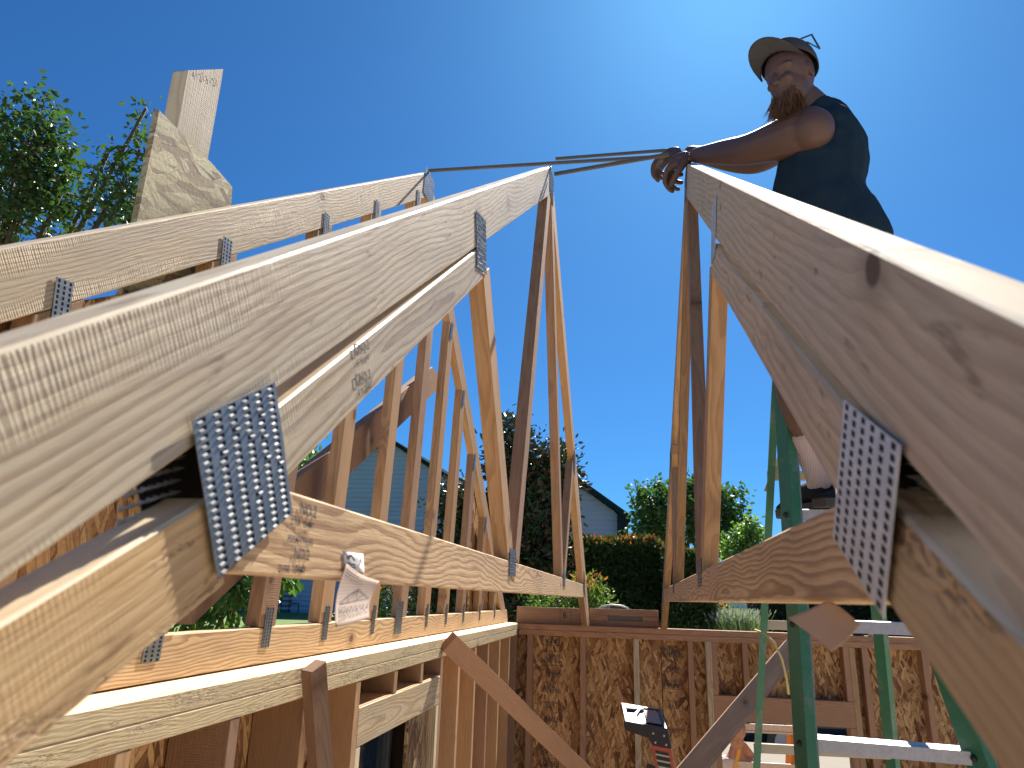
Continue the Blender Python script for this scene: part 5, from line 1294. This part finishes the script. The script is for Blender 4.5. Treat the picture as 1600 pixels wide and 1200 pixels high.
# ------------------------------------------------------------------ garden chairs on the lawn
CH = plain('dark_chair_metal', (.03, .035, .045), .5)
def chair(px, py, label, ang):
    p = Vector((0, 0, 0))
    return p
def make_chair(loc, ang, label, proto=None):
    loc = Vector(loc); loc.z = ground_z(loc.x, loc.y)
    c = thing('garden_chair', label, 'chair', loc, 'garden chairs by the pale building')
    R_ = Matrix.Translation(loc) @ Matrix.Rotation(ang, 4, 'Z')
    def P(x, y, z): return R_ @ Vector((x, y, z))
    stick('seat', CH, c, P(-.25, 0, .45), P(.25, 0, .45), .5, .04, P(0, 1, 0)-P(0, 0, 0))
    stick('backrest', CH, c, P(-.25, .25, .80), P(.25, .25, .80), .7, .03, (0, 0, 1))
    for sx, sy in ((-.24, -.24), (.24, -.24), (.24, .26), (-.24, .26)): stick('leg', CH, c, P(sx, sy, 0), P(sx, sy, .45), .035, .035, (0, 1, 0))
    for sx in (-.27, .27): stick('armrest', CH, c, P(sx, -.25, .68), P(sx, .25, .68), .06, .03, (1, 0, 0))
for d_, a_, l_ in (((-17.217, 36.007, -1.046), .2, 'dark garden chair left of the two pale wall panels'), ((-15.269, 36.326, -0.988), -.3, 'dark garden chair half hidden by the paper tag'), ((-17.694, 34.883, -1.107), .5, 'leftmost dark garden chair under the drooping leaves')):
    make_chair(d_, a_, l_)
# arched bar behind the vent block
ab = thing('arched_bar', 'silver arched tube over a dark cover showing above the screened vent block', 'tube frame', (-0.196, 7.656, -0.205))
pp = [(-0.390, 7.652, -0.304), (-0.367, 7.596, -0.104), (-0.321, 7.593, -0.069), (-0.225, 7.604, -0.050), (-0.129, 7.622, -0.057), (-0.066, 7.639, -0.076), (-0.015, 7.661, -0.118), (0.007, 7.717, -0.292)]
tube('bar', ALU, ab, pp, .010, 8)
pq = [Vector(p) for p in pp]; bm = bmesh.new(); vs = [bm.verts.new(p+Vector((0, .03, -.02))) for p in pq]+[bm.verts.new(pq[-1]+Vector((0, .03, -1.9))), bm.verts.new(pq[0]+Vector((0, .03, -1.9)))]
bm.faces.new(vs); o = bm_obj('cover', bm, SHORT, ab); s = o.modifiers.new('t', 'SOLIDIFY'); s.thickness = .02
# parked car behind the ladder
PAINT = plain('dark_blue_paint', (.012, .018, .035), .2, var=.05, bump=0, spec=.8)
def car(loc, ang, label):
    loc = Vector(loc); loc.z = ground_z(loc.x, loc.y); c = thing('parked_car', label, 'car', loc)
    R_ = Matrix.Translation(loc) @ Matrix.Rotation(ang, 4, 'Z')
    side = [(-2.2, .30), (-2.25, .75), (-2.0, 1.05), (-1.7, 1.12), (-1.15, 1.62), (-.2, 1.72), (.6, 1.62), (1.15, 1.15), (2.0, .98), (2.25, .75), (2.22, .35)]
    bm = bmesh.new(); A = []; B = []
    for x, z in side:
        w = .88 if z < 1.2 else .70
        A.append(bm.verts.new((x, -w, z))); B.append(bm.verts.new((x, w, z)))
    bm.faces.new(A); bm.faces.new(B)
    for i in range(len(side)): j = (i+1) % len(side); bm.faces.new((A[i], A[j], B[j], B[i]))
    bmesh.ops.bevel(bm, geom=list(bm.edges), offset=.05, segments=2, affect='EDGES'); bmesh.ops.recalc_face_normals(bm, faces=bm.faces)
    bm_obj('body', bm, PAINT, c, R_, True)
    for s in (-1, 1):
        for pts in ([(-1.55, 1.14), (-1.1, 1.55), (-.35, 1.62), (-.35, 1.14)], [(-.28, 1.14), (-.28, 1.62), (.52, 1.54), (.95, 1.14)]):
            bm = bmesh.new(); bm.faces.new([bm.verts.new((x, s*(.90-(z-1.14)*.36), z)) for x, z in pts]); o = bm_obj('window', bm, DARKG, c, R_); q = o.modifiers.new('t', 'SOLIDIFY'); q.thickness = .02
        for x in (-1.4, 1.4):
            bm = bmesh.new(); bmesh.ops.create_cone(bm, cap_ends=True, segments=24, radius1=.33, radius2=.33, depth=.22)
            wh = bm_obj('wheel', bm, BLK, c, R_ @ Matrix.Translation((x, s*.80, .33)) @ Matrix.Rotation(pi/2, 4, 'X'))
            bm = bmesh.new(); bmesh.ops.create_cone(bm, cap_ends=True, segments=16, radius1=.20, radius2=.20, depth=.24)
            bm_obj('rim', bm, ALU, wh, R_ @ Matrix.Translation((x, s*.80, .33)) @ Matrix.Rotation(pi/2, 4, 'X'))
        bm = bmesh.new(); bmesh.ops.create_cube(bm, size=.22); bm_obj('headlight', bm, LABELW, c, R_ @ Matrix.Translation((2.12, s*.62, .80)))
car((3.855, 15.544, -0.151), .15, 'dark blue parked car behind the green ladder rails, beyond the far wall')
